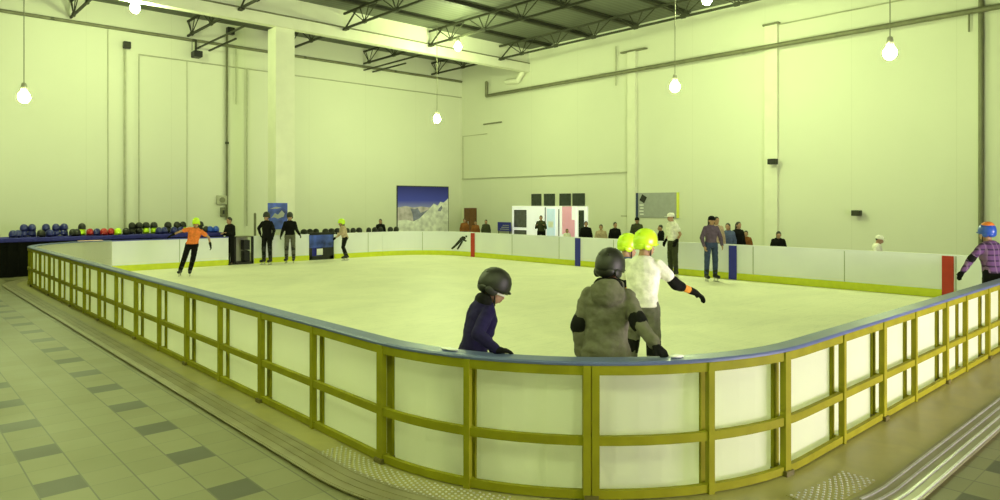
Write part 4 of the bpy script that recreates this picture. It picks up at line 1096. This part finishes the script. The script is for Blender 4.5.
standing('person with long black hair in black, behind the blue line of the boards', 738, 21.7, 200, 1.62, top='blackc', hair='long')
standing('small person in brown top behind the boards, right of the long-haired pair', 746, 22.3, 160, 1.30, top='brownc', hair='short')
standing('person in dark top directly behind the skater in dusty purple', 716, 21.0, 190, 1.80, top='tanc', hair='long')
standing('person in dark jacket with camera before the white entrance doors', 541, onX(541, 22.6), 170, 1.66, top='darkgreen', arms=(((-.3, .2, -1), (.3, .9, .6)), ((.3, .2, -1), (-.3, .9, .6))))
standing('small child with dark hair before the pink poster', 567, onX(567, 21.5), 180, 1.12, top='whitec')
seated('person in black jacket sitting right of the entrance doors', 586, onX(586, 21.6), 180, top='blackc', sit=.62)
seated('person in tan top sitting between two people in black behind the boards', 601, onX(601, 21.8), 170, top='tanc', sit=.5)
seated('person in black sitting behind the boards left of the half hidden lime helmet', 615, onX(615, 21.4), 190, top='blackc', sit=.62)
standing('person in black cap standing below the notice board post', 637, onX(637, 21.8), 175, 1.66, top='darkgreen', headgear=('cap', 'blackc'))
standing('person in black behind the boards, left of the white cap', 661, onX(661, 21.0), 90, 1.42, top='blackc')
standing('person in orange-brown top before the brown cupboard', 464.5, onX(464.5, 21.8), 175, 1.45, top='brownc')
standing('person in dark brown top at the right side of the brown cupboard', 475.5, onX(475.5, 21.6), 185, 1.36, top='brownc', hair='long')
standing('person in dark olive top standing alone right of the cupboard', 486, onX(486, 21.8), 180, 1.42, top='darkgreen', hair='long')
standing('person in black behind the low table left of the mountain poster', 380.5, onY(381, 26.4), 180, 1.50, top='blackc', hair='long')

# orange ribbon on the blue helmet at right edge: orange crown
for o in p_:
    if 'plaid' in o['label']:
        hm = [c for c in bpy.data.objects if c.parent == o and c.name.startswith('helmet')][0]
        zs = [v.co for v in hm.data.vertices]; zt = max(q.z for q in zs); c = sum((q for q in zs), Vector()) / len(zs)
        bm = BM(); ellipsoid(bm, (c.x, c.y, zt - .05), (.085, .10, .07)); link('orange_cover', bm, 'horange', hm, True, label='orange upper cover')

# pale cloth pieces lying on the near cap
for px, lab, m, w_ in ((451, 'small crumpled white cloth lying on the barrier cap left of the navy jacket', 'whiteg', .16), (676, 'crumpled white paper on the barrier cap beside the gloved hand', 'whiteg', .12)):
    s = s_of_px(px, 0, bounds[3]); p, d, n = path(s)
    bm = BM(); ellipsoid(bm, (0, 0, .008), (w_ * .5, .03, .012), Matrix.Rotation(math.atan2(d.y, d.x), 3, 'Z'), seg=12, rng=6)
    for v in bm.verts: v.co += Vector((random.uniform(-.006, .006), random.uniform(-.006, .006), random.uniform(-.001, .006)))
    o = link('crumpled_cloth', bm, m, None, True, label=lab, cat='cloth'); o.location = p + n * 0.02 + Vector((0, 0, 1.0125))

# ------------------------------------------------------------------ light
def area(name, loc, rot, sx, sy, power, col, spread=180):
    l = bpy.data.lights.new(name, 'AREA'); l.shape = 'RECTANGLE'; l.size = sx; l.size_y = sy; l.energy = power; l.color = col; l.spread = math.radians(spread)
    o = bpy.data.objects.new(name, l); COL.objects.link(o); o.location = loc; o.rotation_euler = rot; return o
area('daylight_window', ((WX0 + WX1) / 2, Y0 - 0.3, (WZ0 + WZ1) / 2), (math.radians(90), 0, 0), WX1 - WX0, WZ1 - WZ0, 760, (1.0, 0.86, 0.88), 120)
w = bpy.data.worlds.new('world'); sc.world = w; w.use_nodes = True
w.node_tree.nodes['Background'].inputs[0].default_value = (0.9, 0.92, 1.0, 1); w.node_tree.nodes['Background'].inputs[1].default_value = 0.35

# ------------------------------------------------------------------ camera
cam = bpy.data.cameras.new('camera'); co = bpy.data.objects.new('camera', cam); COL.objects.link(co)
co.location = (0, 0, H); co.rotation_euler = (math.radians(90), 0, math.radians(-42.5))
cam.sensor_width = 36; cam.lens = 36 * F / 1000; cam.shift_y = -0.046; cam.clip_end = 200
sc.camera = co
sc.view_settings.view_transform = 'Standard'; sc.view_settings.look = 'None'; sc.view_settings.gamma = 1
sc.view_settings.exposure = 0.0; sc.view_settings.use_curve_mapping = False
sc.cycles.max_bounces = 8; sc.cycles.diffuse_bounces = 6
sc.cycles.use_denoising = True
sc.cycles.sample_clamp_indirect = 6
